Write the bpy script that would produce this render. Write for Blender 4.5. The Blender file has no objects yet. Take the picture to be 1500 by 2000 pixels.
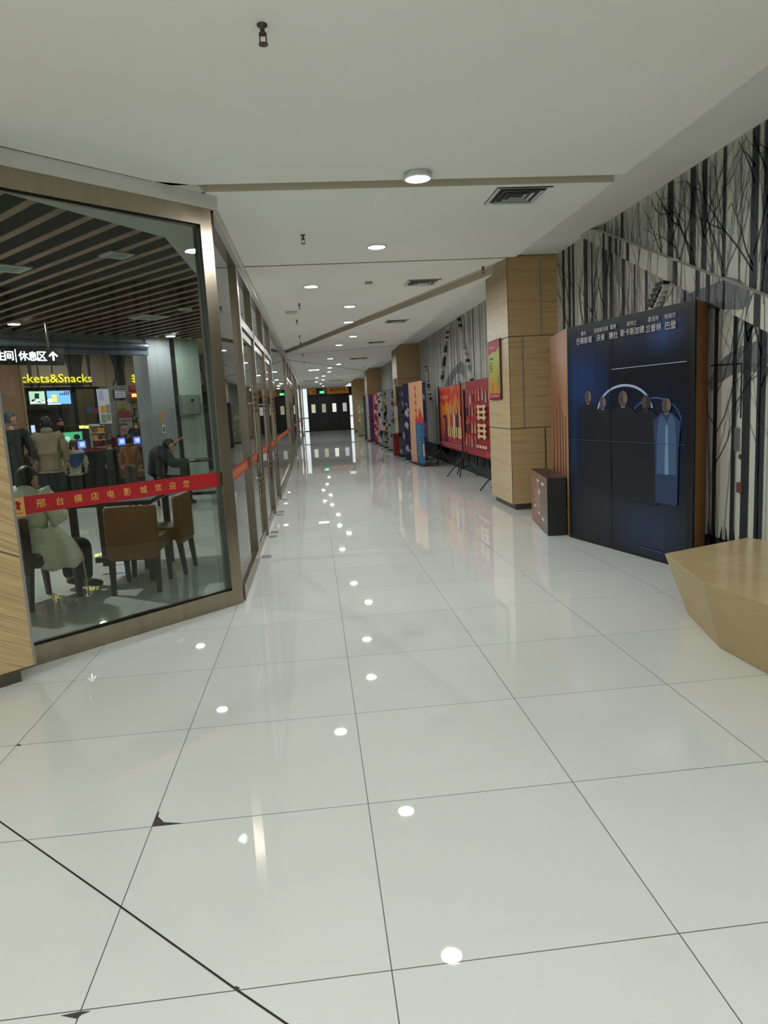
import bpy, math, random
from mathutils import Vector, Matrix
import numpy as np
random.seed(7)
SC = bpy.context.scene
COL = SC.collection
PI = math.pi

# ---------------------------------------------------------------- camera, world, exposure
CAM = np.array([-0.1085, -1.6518, 1.4808]); FPX = 1363.44
YAW, PITCH, ROLL = 0.0928422, 0.1491963, -0.0538536
def _axes():
    cy, sy, cp, sp = math.cos(YAW), math.sin(YAW), math.cos(PITCH), math.sin(PITCH)
    cr, sr = math.cos(ROLL), math.sin(ROLL)
    f = np.array([sy*cp, cy*cp, -sp]); r = np.array([cy, -sy, 0.]); u = np.cross(r, f)
    return cr*r+sr*u, -sr*r+cr*u, f
CR, CU, CF = _axes()
cam = bpy.data.cameras.new('camera'); cam_o = bpy.data.objects.new('camera', cam); COL.objects.link(cam_o)
cam.sensor_fit = 'HORIZONTAL'; cam.sensor_width = 36; cam.lens = FPX/1500*36; cam.clip_end = 200
cam_o.matrix_world = Matrix(((CR[0], CU[0], -CF[0], CAM[0]), (CR[1], CU[1], -CF[1], CAM[1]), (CR[2], CU[2], -CF[2], CAM[2]), (0, 0, 0, 1)))
SC.camera = cam_o
SC.view_settings.view_transform = 'Standard'; SC.view_settings.look = 'None'
SC.view_settings.gamma = 1; SC.view_settings.use_curve_mapping = False
SC.view_settings.exposure = 0.25
SC.cycles.max_bounces = 10; SC.cycles.diffuse_bounces = 6; SC.cycles.glossy_bounces = 5
SC.cycles.transparent_max_bounces = 16; SC.cycles.sample_clamp_indirect = 4.0
SC.cycles.use_denoising = True
wd = bpy.data.worlds.new('world'); SC.world = wd; wd.use_nodes = True
wd.node_tree.nodes['Background'].inputs[0].default_value = (0.80, 0.86, 0.86, 1)
wd.node_tree.nodes['Background'].inputs[1].default_value = 0.75
LAMP_W = 21.0          # watts of one corridor downlight
LOBBY_W = 17.0

# surveyed points of the place (floor tile = 0.8 m) are read off with these rays
def ray(px, py): return CF+(px-750)/FPX*CR-(py-1000)/FPX*CU
def on_z(px, py, z): d = ray(px, py); return CAM+d*(z-CAM[2])/d[2]
def on_x(px, py, x): d = ray(px, py); return CAM+d*(x-CAM[0])/d[0]
def on_y(px, py, y): d = ray(px, py); return CAM+d*(y-CAM[1])/d[1]
def on_v(px, py, A, B):
    A = np.array(A[:2]); B = np.array(B[:2]); n = np.array([-(B-A)[1], (B-A)[0]])
    d = ray(px, py); return CAM+d*((A-CAM[:2])@n)/(d[:2]@n)

# ---------------------------------------------------------------- materials
def lin(c):
    if isinstance(c, str):
        c = [int(c[i:i+2], 16)/255 for i in (1, 3, 5)]
    return tuple((x/12.92 if x <= .04045 else ((x+.055)/1.055)**2.4) for x in c[:3])+(1,)
MATS = {}
def mat(name, col, rough=.5, metal=0, emit=0, spec=.5):
    if name in MATS: return MATS[name]
    m = bpy.data.materials.new(name); m.use_nodes = True
    b = m.node_tree.nodes['Principled BSDF']
    b.inputs['Base Color'].default_value = lin(col); b.inputs['Roughness'].default_value = rough
    b.inputs['Metallic'].default_value = metal; b.inputs['Specular IOR Level'].default_value = spec
    if emit:
        b.inputs['Emission Color'].default_value = lin(col); b.inputs['Emission Strength'].default_value = emit
    MATS[name] = m; return m
class G:
    """small node-graph helper"""
    def __init__(s, m): s.t = m.node_tree; s.b = s.t.nodes['Principled BSDF']
    def n(s, k, **kw):
        x = s.t.nodes.new(k)
        for a, v in kw.items(): setattr(x, a, v)
        return x
    def put(s, sock, v):
        if isinstance(v, bpy.types.NodeSocket): s.t.links.new(v, sock)
        else: sock.default_value = v
    def m(s, op, a, b=0., c=0.):
        x = s.n('ShaderNodeMath', operation=op); s.put(x.inputs[0], a); s.put(x.inputs[1], b); s.put(x.inputs[2], c); return x.outputs[0]
    def mix(s, f, a, b, mode='MIX'):
        x = s.n('ShaderNodeMix', data_type='RGBA', blend_type=mode); s.put(x.inputs[0], f); s.put(x.inputs[6], a); s.put(x.inputs[7], b); return x.outputs[2]
    def noise(s, vec, scale, detail=3, rough=.5):
        x = s.n('ShaderNodeTexNoise'); s.put(x.inputs['Vector'], vec); x.inputs['Scale'].default_value = scale
        x.inputs['Detail'].default_value = detail; x.inputs['Roughness'].default_value = rough; return x.outputs[0]
    def mapping(s, vec, scale, rot=(0, 0, 0)):
        x = s.n('ShaderNodeMapping'); s.put(x.inputs[0], vec); x.inputs['Scale'].default_value = scale; x.inputs['Rotation'].default_value = rot; return x.outputs[0]
    def obj(s): return s.n('ShaderNodeTexCoord').outputs['Object']
    def uv(s): return s.n('ShaderNodeTexCoord').outputs['UV']
    def ramp(s, f, stops):
        x = s.n('ShaderNodeValToRGB'); s.put(x.inputs[0], f); e = x.color_ramp.elements
        while len(e) < len(stops): e.new(.5)
        for q, (p, c) in zip(e, stops): q.position = p; q.color = lin(c)
        return x.outputs[0]
def wood(name, ca, cb, rot=(0, 0, 0), scale=(1.2, 1.2, 75), rough=.35):
    m = mat(name, ca, rough); g = G(m); v = g.mapping(g.obj(), scale, rot)
    f = g.noise(v, 1.0, 4, .6); f2 = g.noise(g.mapping(g.obj(), (scale[0]*.4, scale[1]*.4, scale[2]*.25), rot), 1.0, 2)
    f = g.m('ADD', g.m('MULTIPLY', f, .65), g.m('MULTIPLY', f2, .35))
    g.put(g.b.inputs['Base Color'], g.ramp(f, [(.36, cb), (.5, ca), (.62, ca)])); return m
def mottled(name, ca, cb, scale, rough=.5, metal=0, bump=0, stretch=(1, 1, 1)):
    m = mat(name, ca, rough, metal); g = G(m); v = g.mapping(g.obj(), stretch)
    f = g.noise(v, scale, 4, .6); g.put(g.b.inputs['Base Color'], g.ramp(f, [(.3, cb), (.7, ca)]))
    if bump:
        x = g.n('ShaderNodeBump'); x.inputs['Strength'].default_value = bump; x.inputs['Distance'].default_value = .01
        g.put(x.inputs['Height'], f); g.put(g.b.inputs['Normal'], x.outputs[0])
    return m
M_ceil = mottled('ceiling_paint', '#eeeee7', '#eaeae2', 1.1, .8)
M_groove = mat('groove_cream', '#c3bba6', .8)
M_plaster = mottled('plaster', '#cfcfc6', '#c6c6bc', 2, .75)
M_steel = mottled('brushed_steel', '#a69b89', '#988d7b', 3, .26, 1, 0, (4, 4, .6))
M_steel2 = mottled('brushed_steel_dull', '#8d8473', '#7f7666', 3, .24, 1, 0, (4, 4, .6))
M_steel_d = mat('dark_steel', '#6d675c', .35, 1)
M_chrome = mat('chrome', '#c9c6bd', .12, 1)
M_black = mat('black_matte', '#151515', .5)
M_blackg = mat('black_satin', '#101214', .3)
M_kraft = mottled('kraft_board', '#93663a', '#87592f', 3, .7)
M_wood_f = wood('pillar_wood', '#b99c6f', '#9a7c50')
M_wood_lit = wood('pillar_wood_lit', '#cbb58d', '#b59d73')  # paler wood for the corridor-side faces: their stronger light put into the colour
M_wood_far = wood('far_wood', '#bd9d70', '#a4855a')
M_wood_diag = mat('column_wood', '#cdb083', .4)
def _diag():
    g = G(M_wood_diag); sep = g.n('ShaderNodeSeparateXYZ'); g.put(sep.inputs[0], g.obj()); x, y, z = sep.outputs
    s_ = g.m('ADD', g.m('MULTIPLY', x, .725), g.m('MULTIPLY', y, .688)); sn, cs = math.sin(.54), math.cos(.54)
    v = g.m('ADD', g.m('MULTIPLY', s_, sn), g.m('MULTIPLY', z, cs)); w = g.m('SUBTRACT', g.m('MULTIPLY', s_, cs), g.m('MULTIPLY', z, sn))
    cb = g.n('ShaderNodeCombineXYZ'); g.put(cb.inputs[0], g.m('MULTIPLY', v, 75.)); g.put(cb.inputs[1], g.m('MULTIPLY', w, 1.5))
    f = g.noise(cb.outputs[0], 1.0, 3, .55); g.put(g.b.inputs['Base Color'], g.ramp(f, [(.36, '#b0946a'), (.5, '#c6a97c'), (.64, '#d0b487')]))
_diag()
M_birch = mottled('bench_laminate', '#c9b486', '#bda778', 5, .16, 0, 0, (1, 1, 6))
M_birch2 = mottled('bench_side', '#c0a977', '#b39c69', 6, .4, 0, 0, (1, 1, 8))
M_joint = mat('joint_line', '#4b4136', .7)
M_alu = mat('aluminium', '#a5a7a5', .4, .8)
M_white = mat('white_plastic', '#d9d9d4', .5)
M_grille = mat('grille_dark', '#30302e', .7)
M_brass = mat('old_brass', '#5a5144', .45, .7)
M_lens = mat('lamp_lens', '#fbfdff', .4, 0, 14)
M_skin = mat('skin', '#b98a70', .55)
M_hair = mat('hair_black', '#120f0e', .5)
M_red = mat('red_vinyl', '#a8141d', .45)
M_gold = mat('gold_print', '#e2ab5c', .5)
M_slat = wood('slat_wood', '#a4775c', '#845c45', (0, 0, 0), (3, 3, 30), .5)
M_slat_side = mat('slat_side', '#2c2521', .7)
M_plenum = mat('plenum_dark', '#1b1917', .9)
M_floor = mat('floor_tile', '#c9cdc6', .045)
def _floor():
    g = G(M_floor); sep = g.n('ShaderNodeSeparateXYZ'); g.put(sep.inputs[0], g.obj())
    ds = []; ids = []
    for k in (0, 1):
        t = g.m('DIVIDE', sep.outputs[k], .8); fr = g.m('FRACT', g.m('ADD', t, 100.5)); ids.append(g.m('FLOOR', g.m('ADD', t, 100.)))
        ds.append(g.m('ABSOLUTE', g.m('SUBTRACT', fr, .5)))
    d = g.m('MINIMUM', ds[0], ds[1])
    line = g.m('LESS_THAN', d, .0021)
    cmb = g.n('ShaderNodeCombineXYZ'); g.put(cmb.inputs[0], ids[0]); g.put(cmb.inputs[1], ids[1])
    wn = g.n('ShaderNodeTexWhiteNoise'); g.put(wn.inputs[0], cmb.outputs[0])
    tone = g.mix(wn.outputs[0], lin('#dfe2db'), lin('#d9ddd6'))
    cl = g.noise(g.obj(), 2.2, 5, .6); tone = g.mix(g.m('MULTIPLY', cl, .5), tone, lin('#d0d3ca'))
    sm = g.noise(g.mapping(g.obj(), (1, 1, 1)), 26, 6, .75)
    tone = g.mix(g.m('MULTIPLY', g.m('GREATER_THAN', sm, .70), .25), tone, lin('#8d8f88'))
    g.put(g.b.inputs['Base Color'], g.mix(line, tone, lin('#55544d')))
    g.put(g.b.inputs['Roughness'], g.m('ADD', g.m('MULTIPLY', line, .5), g.m('ADD', .004, g.m('MULTIPLY', cl, .022))))
_floor()
def glass_mat(name, tint, ior=1.5):
    m = bpy.data.materials.new(name); m.use_nodes = True; t = m.node_tree; t.nodes.clear()
    o = t.nodes.new('ShaderNodeOutputMaterial'); mx = t.nodes.new('ShaderNodeMixShader'); tr = t.nodes.new('ShaderNodeBsdfTransparent')
    gl = t.nodes.new('ShaderNodeBsdfGlossy'); fr = t.nodes.new('ShaderNodeFresnel'); fr.inputs[0].default_value = ior
    tr.inputs[0].default_value = lin(tint); gl.inputs['Roughness'].default_value = .0; gl.inputs[0].default_value = (1, 1, 1, 1)
    t.links.new(fr.outputs[0], mx.inputs[0]); t.links.new(tr.outputs[0], mx.inputs[1]); t.links.new(gl.outputs[0], mx.inputs[2]); t.links.new(mx.outputs[0], o.inputs[0])
    MATS[name] = m; return m
M_glass = glass_mat('shop_glass', '#e6ece6', 1.36)
M_glass_edge = mat('glass_edge', '#4a5c58', .15)

# ---------------------------------------------------------------- builders
def tag(o, label=None, cat=None, group=None, kind=None):
    if label: o['label'] = label
    if cat: o['category'] = cat
    if group: o['group'] = group
    if kind: o['kind'] = kind
    return o
def thing(name, label, cat, loc=(0, 0, 0), rz=0, group=None):
    o = bpy.data.objects.new(name, None); COL.objects.link(o); o.empty_display_size = .1
    o.location = loc; o.rotation_euler = (0, 0, rz); return tag(o, label, cat, group)
def V(*a): return Vector(a)
class MB:
    def __init__(s): s.v = []; s.f = []; s.mi = []; s.mats = []; s.uv = None
    def _m(s, m):
        if m not in s.mats: s.mats.append(m)
        return s.mats.index(m)
    def add(s, vs, fs, m):
        b = len(s.v); s.v += [tuple(map(float, p)) for p in vs]; i = s._m(m)
        for f in fs: s.f.append([b+k for k in f]); s.mi.append(i)
    def prism(s, pts, z0, z1, m, mside=None):
        n = len(pts); a = [(p[0], p[1], z0) for p in pts]; b = [(p[0], p[1], z1) for p in pts]
        s.add(a+b, [list(range(n-1, -1, -1)), list(range(n, 2*n))], m)
        s.add(a+b, [[i, (i+1) % n, n+(i+1) % n, n+i] for i in range(n)], mside or m)
    def loft(s, A, B, m):
        n = len(A); s.add(list(A)+list(B), [list(range(n-1, -1, -1)), list(range(n, 2*n))]+[[i, (i+1) % n, n+(i+1) % n, n+i] for i in range(n)], m)
    def box(s, x0, x1, y0, y1, z0, z1, m, bev=0):
        if bev:
            b = min(bev, (x1-x0)/3, (y1-y0)/3, (z1-z0)/3)
            def ring(d, z): return [(x0+d, y0+bb, z) if 0 else p for p in ((x0+b+d, y0+d, z), (x1-b-d, y0+d, z), (x1-d, y0+b+d, z), (x1-d, y1-b-d, z), (x1-b-d, y1-d, z), (x0+b+d, y1-d, z), (x0+d, y1-b-d, z), (x0+d, y0+b+d, z))]
            R = [ring(b*.6, z0), ring(0, z0+b), ring(0, z1-b), ring(b*.6, z1)]
            vs = sum(R, []); fs = [list(range(7, -1, -1)), list(range(24, 32))]
            for k in range(3):
                for i in range(8): fs.append([k*8+i, k*8+(i+1) % 8, k*8+8+(i+1) % 8, k*8+8+i])
            s.add(vs, fs, m)
        else: s.prism([(x0, y0), (x1, y0), (x1, y1), (x0, y1)], z0, z1, m)
    def obox(s, P, a, b, la, lb, z0, z1, m):   # P corner, unit dirs a, b (2D)
        P = np.array(P[:2]); a = np.array(a); b = np.array(b)
        q = [P, P+a*la, P+a*la+b*lb, P+b*lb]
        if a[0]*b[1]-a[1]*b[0] < 0: q = q[::-1]
        s.prism(q, z0, z1, m)
    def tube(s, a, b, r, m, n=10, r2=None):
        a = Vector(a); b = Vector(b); d = (b-a).normalized(); u = d.orthogonal().normalized(); w = d.cross(u); r2 = r if r2 is None else r2
        A = [a+(u*math.cos(t)+w*math.sin(t))*r for t in [2*PI*i/n for i in range(n)]]
        B = [b+(u*math.cos(t)+w*math.sin(t))*r2 for t in [2*PI*i/n for i in range(n)]]
        s.loft(A, B, m)
    def path(s, pts, r, m, n=8):
        for p, q in zip(pts, pts[1:]): s.tube(p, q, r, m, n)
    def lathe(s, prof, c, m, n=24, caps=True):
        vs = [(c[0]+r*math.cos(2*PI*i/n), c[1]+r*math.sin(2*PI*i/n), c[2]+z) for r, z in prof for i in range(n)]
        fs = [[k*n+i, k*n+(i+1) % n, (k+1)*n+(i+1) % n, (k+1)*n+i] for k in range(len(prof)-1) for i in range(n)]
        if caps and prof[0][0] > 1e-6: fs.append(list(range(n-1, -1, -1)))
        if caps and prof[-1][0] > 1e-6: fs.append([(len(prof)-1)*n+i for i in range(n)])
        s.add(vs, fs, m)
    def ball(s, c, r, m, nu=14, nv=9):
        r = (r, r, r) if isinstance(r, (int, float)) else r
        vs = [(c[0]+r[0]*math.sin(PI*j/nv)*math.cos(2*PI*i/nu), c[1]+r[1]*math.sin(PI*j/nv)*math.sin(2*PI*i/nu), c[2]+r[2]*math.cos(PI*j/nv)) for j in range(nv+1) for i in range(nu)]
        s.add(vs, [[j*nu+i, (j+1)*nu+i, (j+1)*nu+(i+1) % nu, j*nu+(i+1) % nu] for j in range(nv) for i in range(nu)], m)
    def build(s, name, parent=None, smooth=False, local=False, kind=None):
        me = bpy.data.meshes.new(name); off = np.zeros(3)
        if parent is not None and not local:
            p = parent; tot = Vector((0, 0, 0))
            while p: tot += p.location; p = p.parent
            off = np.array(tot)
        me.from_pydata([tuple(np.array(p)-off) for p in s.v], [], s.f)
        for m in s.mats: me.materials.append(m)
        me.polygons.foreach_set('material_index', s.mi)
        if smooth: me.polygons.foreach_set('use_smooth', [True]*len(s.f))
        if s.uv:
            l = me.uv_layers.new(name='UVMap')
            for lp in me.loops: l.data[lp.index].uv = s.uv.get(lp.vertex_index, (0, 0))
        me.validate(); me.update()
        o = bpy.data.objects.new(name, me); COL.objects.link(o)
        if parent is not None: o.parent = parent
        if kind: o['kind'] = kind
        return o
_tcache = {}
def glyphs(body, bold=.0):
    k = (body, bold)
    if k not in _tcache:
        cu = bpy.data.curves.new('t', 'FONT'); cu.body = body; cu.offset = bold; cu.resolution_u = 2
        o = bpy.data.objects.new('t', cu); COL.objects.link(o); bpy.context.view_layer.update()
        me = bpy.data.meshes.new_from_object(o.evaluated_get(bpy.context.evaluated_depsgraph_get()))
        vs = [(v.co.x, v.co.y) for v in me.vertices]; fs = [list(p.vertices) for p in me.polygons]
        bpy.data.objects.remove(o); bpy.data.meshes.remove(me); bpy.data.curves.remove(cu)
        _tcache[k] = (vs, fs)
    return _tcache[k]
class Canvas(MB):
    """print on a flat face: origin O, unit axes U (right) and W (up), outward normal N"""
    def __init__(s, O, U, W, N, step=.0008):
        super().__init__(); s.O = np.array(O, float); s.U = np.array(U, float); s.W = np.array(W, float); s.N = np.array(N, float); s.k = 1; s.step = step; s.uv = {}
    def P(s, u, w, k=None): return s.O+s.U*u+s.W*w+s.N*(s.step*(s.k if k is None else k))
    def layer(s): s.k += 1
    def raw(s, pts, fs, m):
        b = len(s.v); s.add([s.P(*p) for p in pts], fs, m)
        for i, p in enumerate(pts): s.uv[b+i] = (p[0], p[1])
    clip = ()
    def poly(s, pts, m):
        for a, b_, c_ in s.clip:                  # keep the side a*u + b*w + c >= 0
            out = []
            for i, p in enumerate(pts):
                q = pts[(i+1) % len(pts)]; fp = a*p[0]+b_*p[1]+c_; fq = a*q[0]+b_*q[1]+c_
                if fp >= 0: out.append(p)
                if (fp > 0 > fq) or (fp < 0 < fq): t = fp/(fp-fq); out.append((p[0]+(q[0]-p[0])*t, p[1]+(q[1]-p[1])*t))
            pts = out
            if len(pts) < 3: return
        s.raw(pts, [list(range(len(pts)))], m)
    def rect(s, u0, u1, w0, w1, m): s.poly([(u0, w0), (u1, w0), (u1, w1), (u0, w1)], m)
    def oval(s, u, w, a, b, m, n=20, t0=0, t1=2*PI): s.poly([(u+a*math.cos(t0+(t1-t0)*i/n), w+b*math.sin(t0+(t1-t0)*i/n)) for i in range(n)], m)
    def arc(s, u, w, r, th, m, t0=0, t1=2*PI, n=28, ry=None):
        ry = ry or r
        for i in range(n):
            a, b = t0+(t1-t0)*i/n, t0+(t1-t0)*(i+1)/n
            s.poly([(u+r*math.cos(a), w+ry*math.sin(a)), (u+r*math.cos(b), w+ry*math.sin(b)), (u+(r-th)*math.cos(b), w+(ry-th)*math.sin(b)), (u+(r-th)*math.cos(a), w+(ry-th)*math.sin(a))], m)
    def stroke(s, pts, wd0, wd1, m):
        n = len(pts); L = []; R = []
        for i, p in enumerate(pts):
            a = pts[max(i-1, 0)]; b = pts[min(i+1, n-1)]; dx, dy = b[0]-a[0], b[1]-a[1]; l = math.hypot(dx, dy) or 1
            h = (wd0+(wd1-wd0)*i/(n-1))/2; L.append((p[0]-dy/l*h, p[1]+dx/l*h)); R.append((p[0]+dy/l*h, p[1]-dx/l*h))
        for i in range(n-1): s.poly([L[i], R[i], R[i+1], L[i+1]], m)
    def text(s, body, u, w, h, m, bold=0, width=None, centre=False):
        if bold:
            for i, (a, b_) in enumerate(((-1, 0), (1, 0), (0, -1), (0, 1))):
                s.text(body, u+a*bold*h*.8, w+b_*bold*h*.8, h, m, 0, width, centre); s.k += .25
            s.k -= 1; return
        vs, fs = glyphs(body, 0)
        if not vs: return
        x0 = min(v[0] for v in vs); x1 = max(v[0] for v in vs); y0 = min(v[1] for v in vs); y1 = max(v[1] for v in vs)
        k = h/(y1-y0); kx = (width/(x1-x0)) if width else k
        if centre: u -= (x1-x0)*kx/2; w -= h/2
        s.raw([(u+(v[0]-x0)*kx, w+(v[1]-y0)*k) for v in vs], fs, m)
def copy_tree(o, parent=None):
    c = o.copy(); COL.objects.link(c); c.parent = parent
    for ch in list(o.children): copy_tree(ch, c)
    return c
def structure(mb, name, smooth=False): return mb.build(name, None, smooth, kind='structure')

# ---------------------------------------------------------------- setting
CZ = 3.08; WX = 3.17; SX = 2.29; YF = 50.0; GX = -.79
P0 = np.array([GX, 3.87]); E1 = np.array([.725, .688]); E2 = np.array([-.688, .725])
def LP(s, d): return P0+E1*s+E2*d          # lobby frame: s along the pane, d into the lobby
def lob(px, py, d):                         # surveyed point on the lobby plane at depth d -> (s, z)
    A = P0+E2*d; q = on_v(px, py, A, A+E1); return float((q[:2]-P0)@E1), float(q[2])
b = MB(); b.add([(-9, -8, 0), (WX+.2, -8, 0), (WX+.2, YF+1, 0), (-18, YF+1, 0), (-18, -1, 0), (-9, -1, 0)], [[0, 1, 2, 3, 4, 5]], M_floor)
floor = structure(b, 'floor')
# black expansion seam and chipped tile corners
M_seam = mat('seam_black', '#1a1712', .7); M_chip = mottled('chip_dark', '#37322b', '#4f493f', 60, .9)
b = MB(); q = [on_z(*p, 0)[:2] for p in ((0, 1605), (237, 1772), (460, 1932), (560, 2000))]
pts = [q[0]+(q[0]-q[1])*3]+q+[q[3]+(q[3]-q[2])*4]
for i in range(len(pts)-1):
    a, c = pts[i], pts[i+1]; d = (c-a)/np.linalg.norm(c-a); n = np.array([-d[1], d[0]])*.0032
    b.add([(*(a-n), .0006), (*(c-n), .0006), (*(c+n), .0006), (*(a+n), .0006)], [[0, 1, 2, 3]], M_seam)
for poly in ([(297, 1615), (330, 1611), (358, 1608), (320, 1606), (309, 1595), (312, 1584), (307, 1588)], [(35, 1457), (42, 1457), (38, 1453), (30, 1456)], [(118, 1984), (157, 1976), (178, 1975), (160, 1982), (150, 1990)], [(455, 1929), (463, 1936), (469, 1930), (461, 1926)]):
    b.add([(*on_z(*p, 0)[:2], .0008) for p in poly], [list(range(len(poly)))], M_chip)
o = b.build('floor_seam', floor)

# ceiling: slabs with recessed cream grooves between them
b = MB()
A = [(-9, -8), (SX, -8), (SX, 3.60), (-.98, 3.60), (-1.96, 2.66), (-3.0, 1.75), (-9, -4)]
b.prism(A, CZ, CZ+.09, M_ceil, M_groove)
b.prism([(-.87, 3.77), (SX, 3.77), (SX, 6.40), (GX-.08, 6.40)], CZ, CZ+.09, M_ceil, M_groove)
b.prism([(GX-.08, 6.46), (2.20, 6.46), (-.71, 17.15), (GX-.08, 17.2)], CZ, CZ+.09, M_ceil, M_groove)
b.prism([(SX, 7.4), (SX, 17.08), (-.72, 18.80), (GX-.08, 18.8), (GX-.08, 18.3), (-.66, 18.0)], CZ, CZ+.09, M_ceil, M_groove)
b.prism([(GX-.08, 18.94), (SX, 17.2), (SX, 29.1), (GX-.08, 20.15)], CZ, CZ+.09, M_ceil, M_groove)
b.prism([(GX-.08, 20.40), (SX, 29.35), (SX, YF+.5), (GX-.08, YF+.5)], CZ, CZ+.09, M_ceil, M_groove)
b.box(-9, SX, -8, YF+.5, CZ+.09, CZ+.14, M_groove)
ceiling = structure(b, 'ceiling')
b = MB(); b.box(SX, WX+.12, -8, YF+.5, 3.32, 3.40, M_ceil); b.box(SX-.04, SX, -8, YF+.5, CZ+.091, 3.36, M_ceil)
structure(b, 'trim_1')
b = MB(); b.obox(LP(-1.75, -.06), E1, E2, 1.81, .14, 2.98, CZ, M_plaster); b.prism([(-1.3, 3.42), (-.93, 3.56), (-.80, 3.62), (-.76, 3.9), (-.9, 3.9)], CZ, CZ+.09, M_plaster); b.box(GX-.1, GX+.045, 3.86, YF, 2.98, CZ, M_plaster)
structure(b, 'trim_2')

# ---------------------------------------------------------------- mural wall on the right
M_mwall = mottled('mural_white', '#c9c9bd', '#bfbfb2', 1.4, .6)
M_trunk = mat('mural_black', '#25282c', .55); M_twig = mat('mural_twig', '#34373a', .6)
M_grey1 = mat('mural_grey', '#6f7072', .6); M_grey2 = mat('mural_grey_pale', '#a3a59f', .6); M_grey3 = mat('mural_grey_mid', '#8b8d8b', .6)
b = MB(); b.box(WX, WX+.12, -8, YF+.5, 0, 3.32, M_mwall); wall_r = structure(b, 'wall_right')
def mural(y0, y1, trees, seed, dens, name, base=True):
    rnd = random.Random(seed)
    c = Canvas((WX, 0, 0), (0, 1, 0), (0, 0, 1), (-1, 0, 0), .0012)
    u = y0                                   # pale background trunks
    while u < y1:
        w = rnd.uniform(.015, .05); c.poly([(u, 0), (u+w, 0), (u+w*rnd.uniform(.6, 1), 3.31), (u+w*.1, 3.31)], rnd.choice((M_grey2, M_grey2, M_grey3))); u += rnd.uniform(.12, .5)/dens
    c.layer()
    return c, rnd
def branch(c, rnd, x, z, ang, ln, w, depth, m, zmax=3.31):
    pts = [(x, z)]; n = 4
    for i in range(n):
        ang += rnd.uniform(-.22, .22); ang += (PI/2-ang)*.12
        x += math.cos(ang)*ln/n; z += math.sin(ang)*ln/n
        if z > zmax: break
        pts.append((x, z))
        if depth and i > 0 and rnd.random() < .75: branch(c, rnd, x, z, ang+rnd.choice((-1, 1))*rnd.uniform(.3, .8), ln*rnd.uniform(.4, .7), w*.6, depth-1, m, zmax)
    if len(pts) > 1: c.stroke(pts, w, w*.4, m)
def tree(c, rnd, y, w, z0=0, z1=3.31, m=None, lean=0, twigs=5):
    m = m or M_trunk
    c.poly([(y-w*.9, z0), (y+w*.9, z0), (y+w*.55, z0+.25), (y+w*.5+lean, z1), (y-w*.5+lean, z1), (y-w*.55, z0+.25)], m)
    for i in range(twigs):
        z = z0+rnd.uniform(.25, .85)*(z1-z0); s = rnd.choice((-1, 1))
        branch(c, rnd, y+lean*(z-z0)/(z1-z0), z, PI/2-s*rnd.uniform(.35, .9), rnd.uniform(.5, 1.1), w*.14+.004, 2, M_twig, z1)
def saplings(c, rnd, y0, y1, n, z0=0, z1=3.31):
    for i in range(n):
        y = rnd.uniform(y0, y1); w = rnd.uniform(.004, .012); l = rnd.uniform(-.35, .35); m_ = rnd.choice((M_twig, M_grey1, M_grey3))
        pts = [(y+l*t+rnd.uniform(-.015, .015), z0+(z1-z0)*t) for t in (0, .25, .5, .75, 1)]
        c.stroke(pts, w, w*.6, m_)
        for k in range(2):
            z = rnd.uniform(z0+.4, z1-.4); branch(c, rnd, y+l*(z-z0)/(z1-z0), z, PI/2+rnd.choice((-1, 1))*rnd.uniform(.2, .6), rnd.uniform(.4, .9), .006, 1, m_, z1)
# near bay: y -6 .. 7.5. A relief band slants across it; the print jumps where it crosses the band
def zU(y): return 2.13+(y-3.19)*.394            # upper edge of the band
def zL(y): return 2.41+(y-4.40)*.4215           # lower edge
def px_y(px, x=WX): return float(on_x(px, 600, x)[1])
def px_w(px, w, x=WX): return abs(px_y(px+w/2, x)-px_y(px-w/2, x))
c, rnd = mural(-6, 7.5, None, 3, 1.0, 'mural')
arc2 = [(1385, 745), (1395, 722), (1415, 698), (1440, 680), (1465, 670), (1500, 662), (1560, 662), (1560, 745), (1500, 735), (1475, 727), (1455, 725), (1430, 732), (1405, 748), (1388, 765)]
A_ = [(on_x(*p, WX)[1], on_x(*p, WX)[2]) for p in arc2]
for i in range(6): c.poly([A_[i], A_[i+1], A_[12-i], A_[13-i]][::-1], M_grey1)
c.arc(.2, .9, 1.1, .3, M_grey1, .3, PI-.3, 24, 1.0)
arch = [(1328, 588), (1345, 573), (1400, 552), (1422, 541), (1445, 546), (1462, 562), (1469, 580), (1462, 597), (1446, 605), (1385, 603), (1340, 604)]
def grey_arch(c, x): c.poly([(on_x(*p, x)[1], on_x(*p, x)[2]) for p in arch][::-1], M_grey1)
grey_arch(c, WX); c.layer()
for k in range(45):                              # faint grey stems behind
    y = rnd.uniform(-6, 7.5); l = rnd.uniform(-.35, .35); c.stroke([(y, .2), (y+l*.5+rnd.uniform(-.05, .05), 1.7), (y+l, 3.31)], .012, .008, M_grey3)
c.layer()
UP = (-.394, 1, -(2.13-3.19*.394)); DN = (.4215, -1, 2.41-4.40*.4215)
c.clip = (UP,)
for px, w in ((1183, 4), (1216, 5), (1309, 11), (1352, 10), (1374, 9), (1412, 6), (1470, 13), (1493, 12)): tree(c, rnd, px_y(px), px_w(px, w), 1.9, twigs=5)
saplings(c, rnd, 2.8, 7.5, 46, 1.9)
c.clip = (DN,)
for px, w in ((1102, 4), (1113, 4), (1121, 3), (1145, 7), (1157, 3), (1182, 9), (1195, 6), (1218, 5), (1240, 2), (1262, 3)): tree(c, rnd, px_y(px), px_w(px, w), .2, twigs=4)
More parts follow.
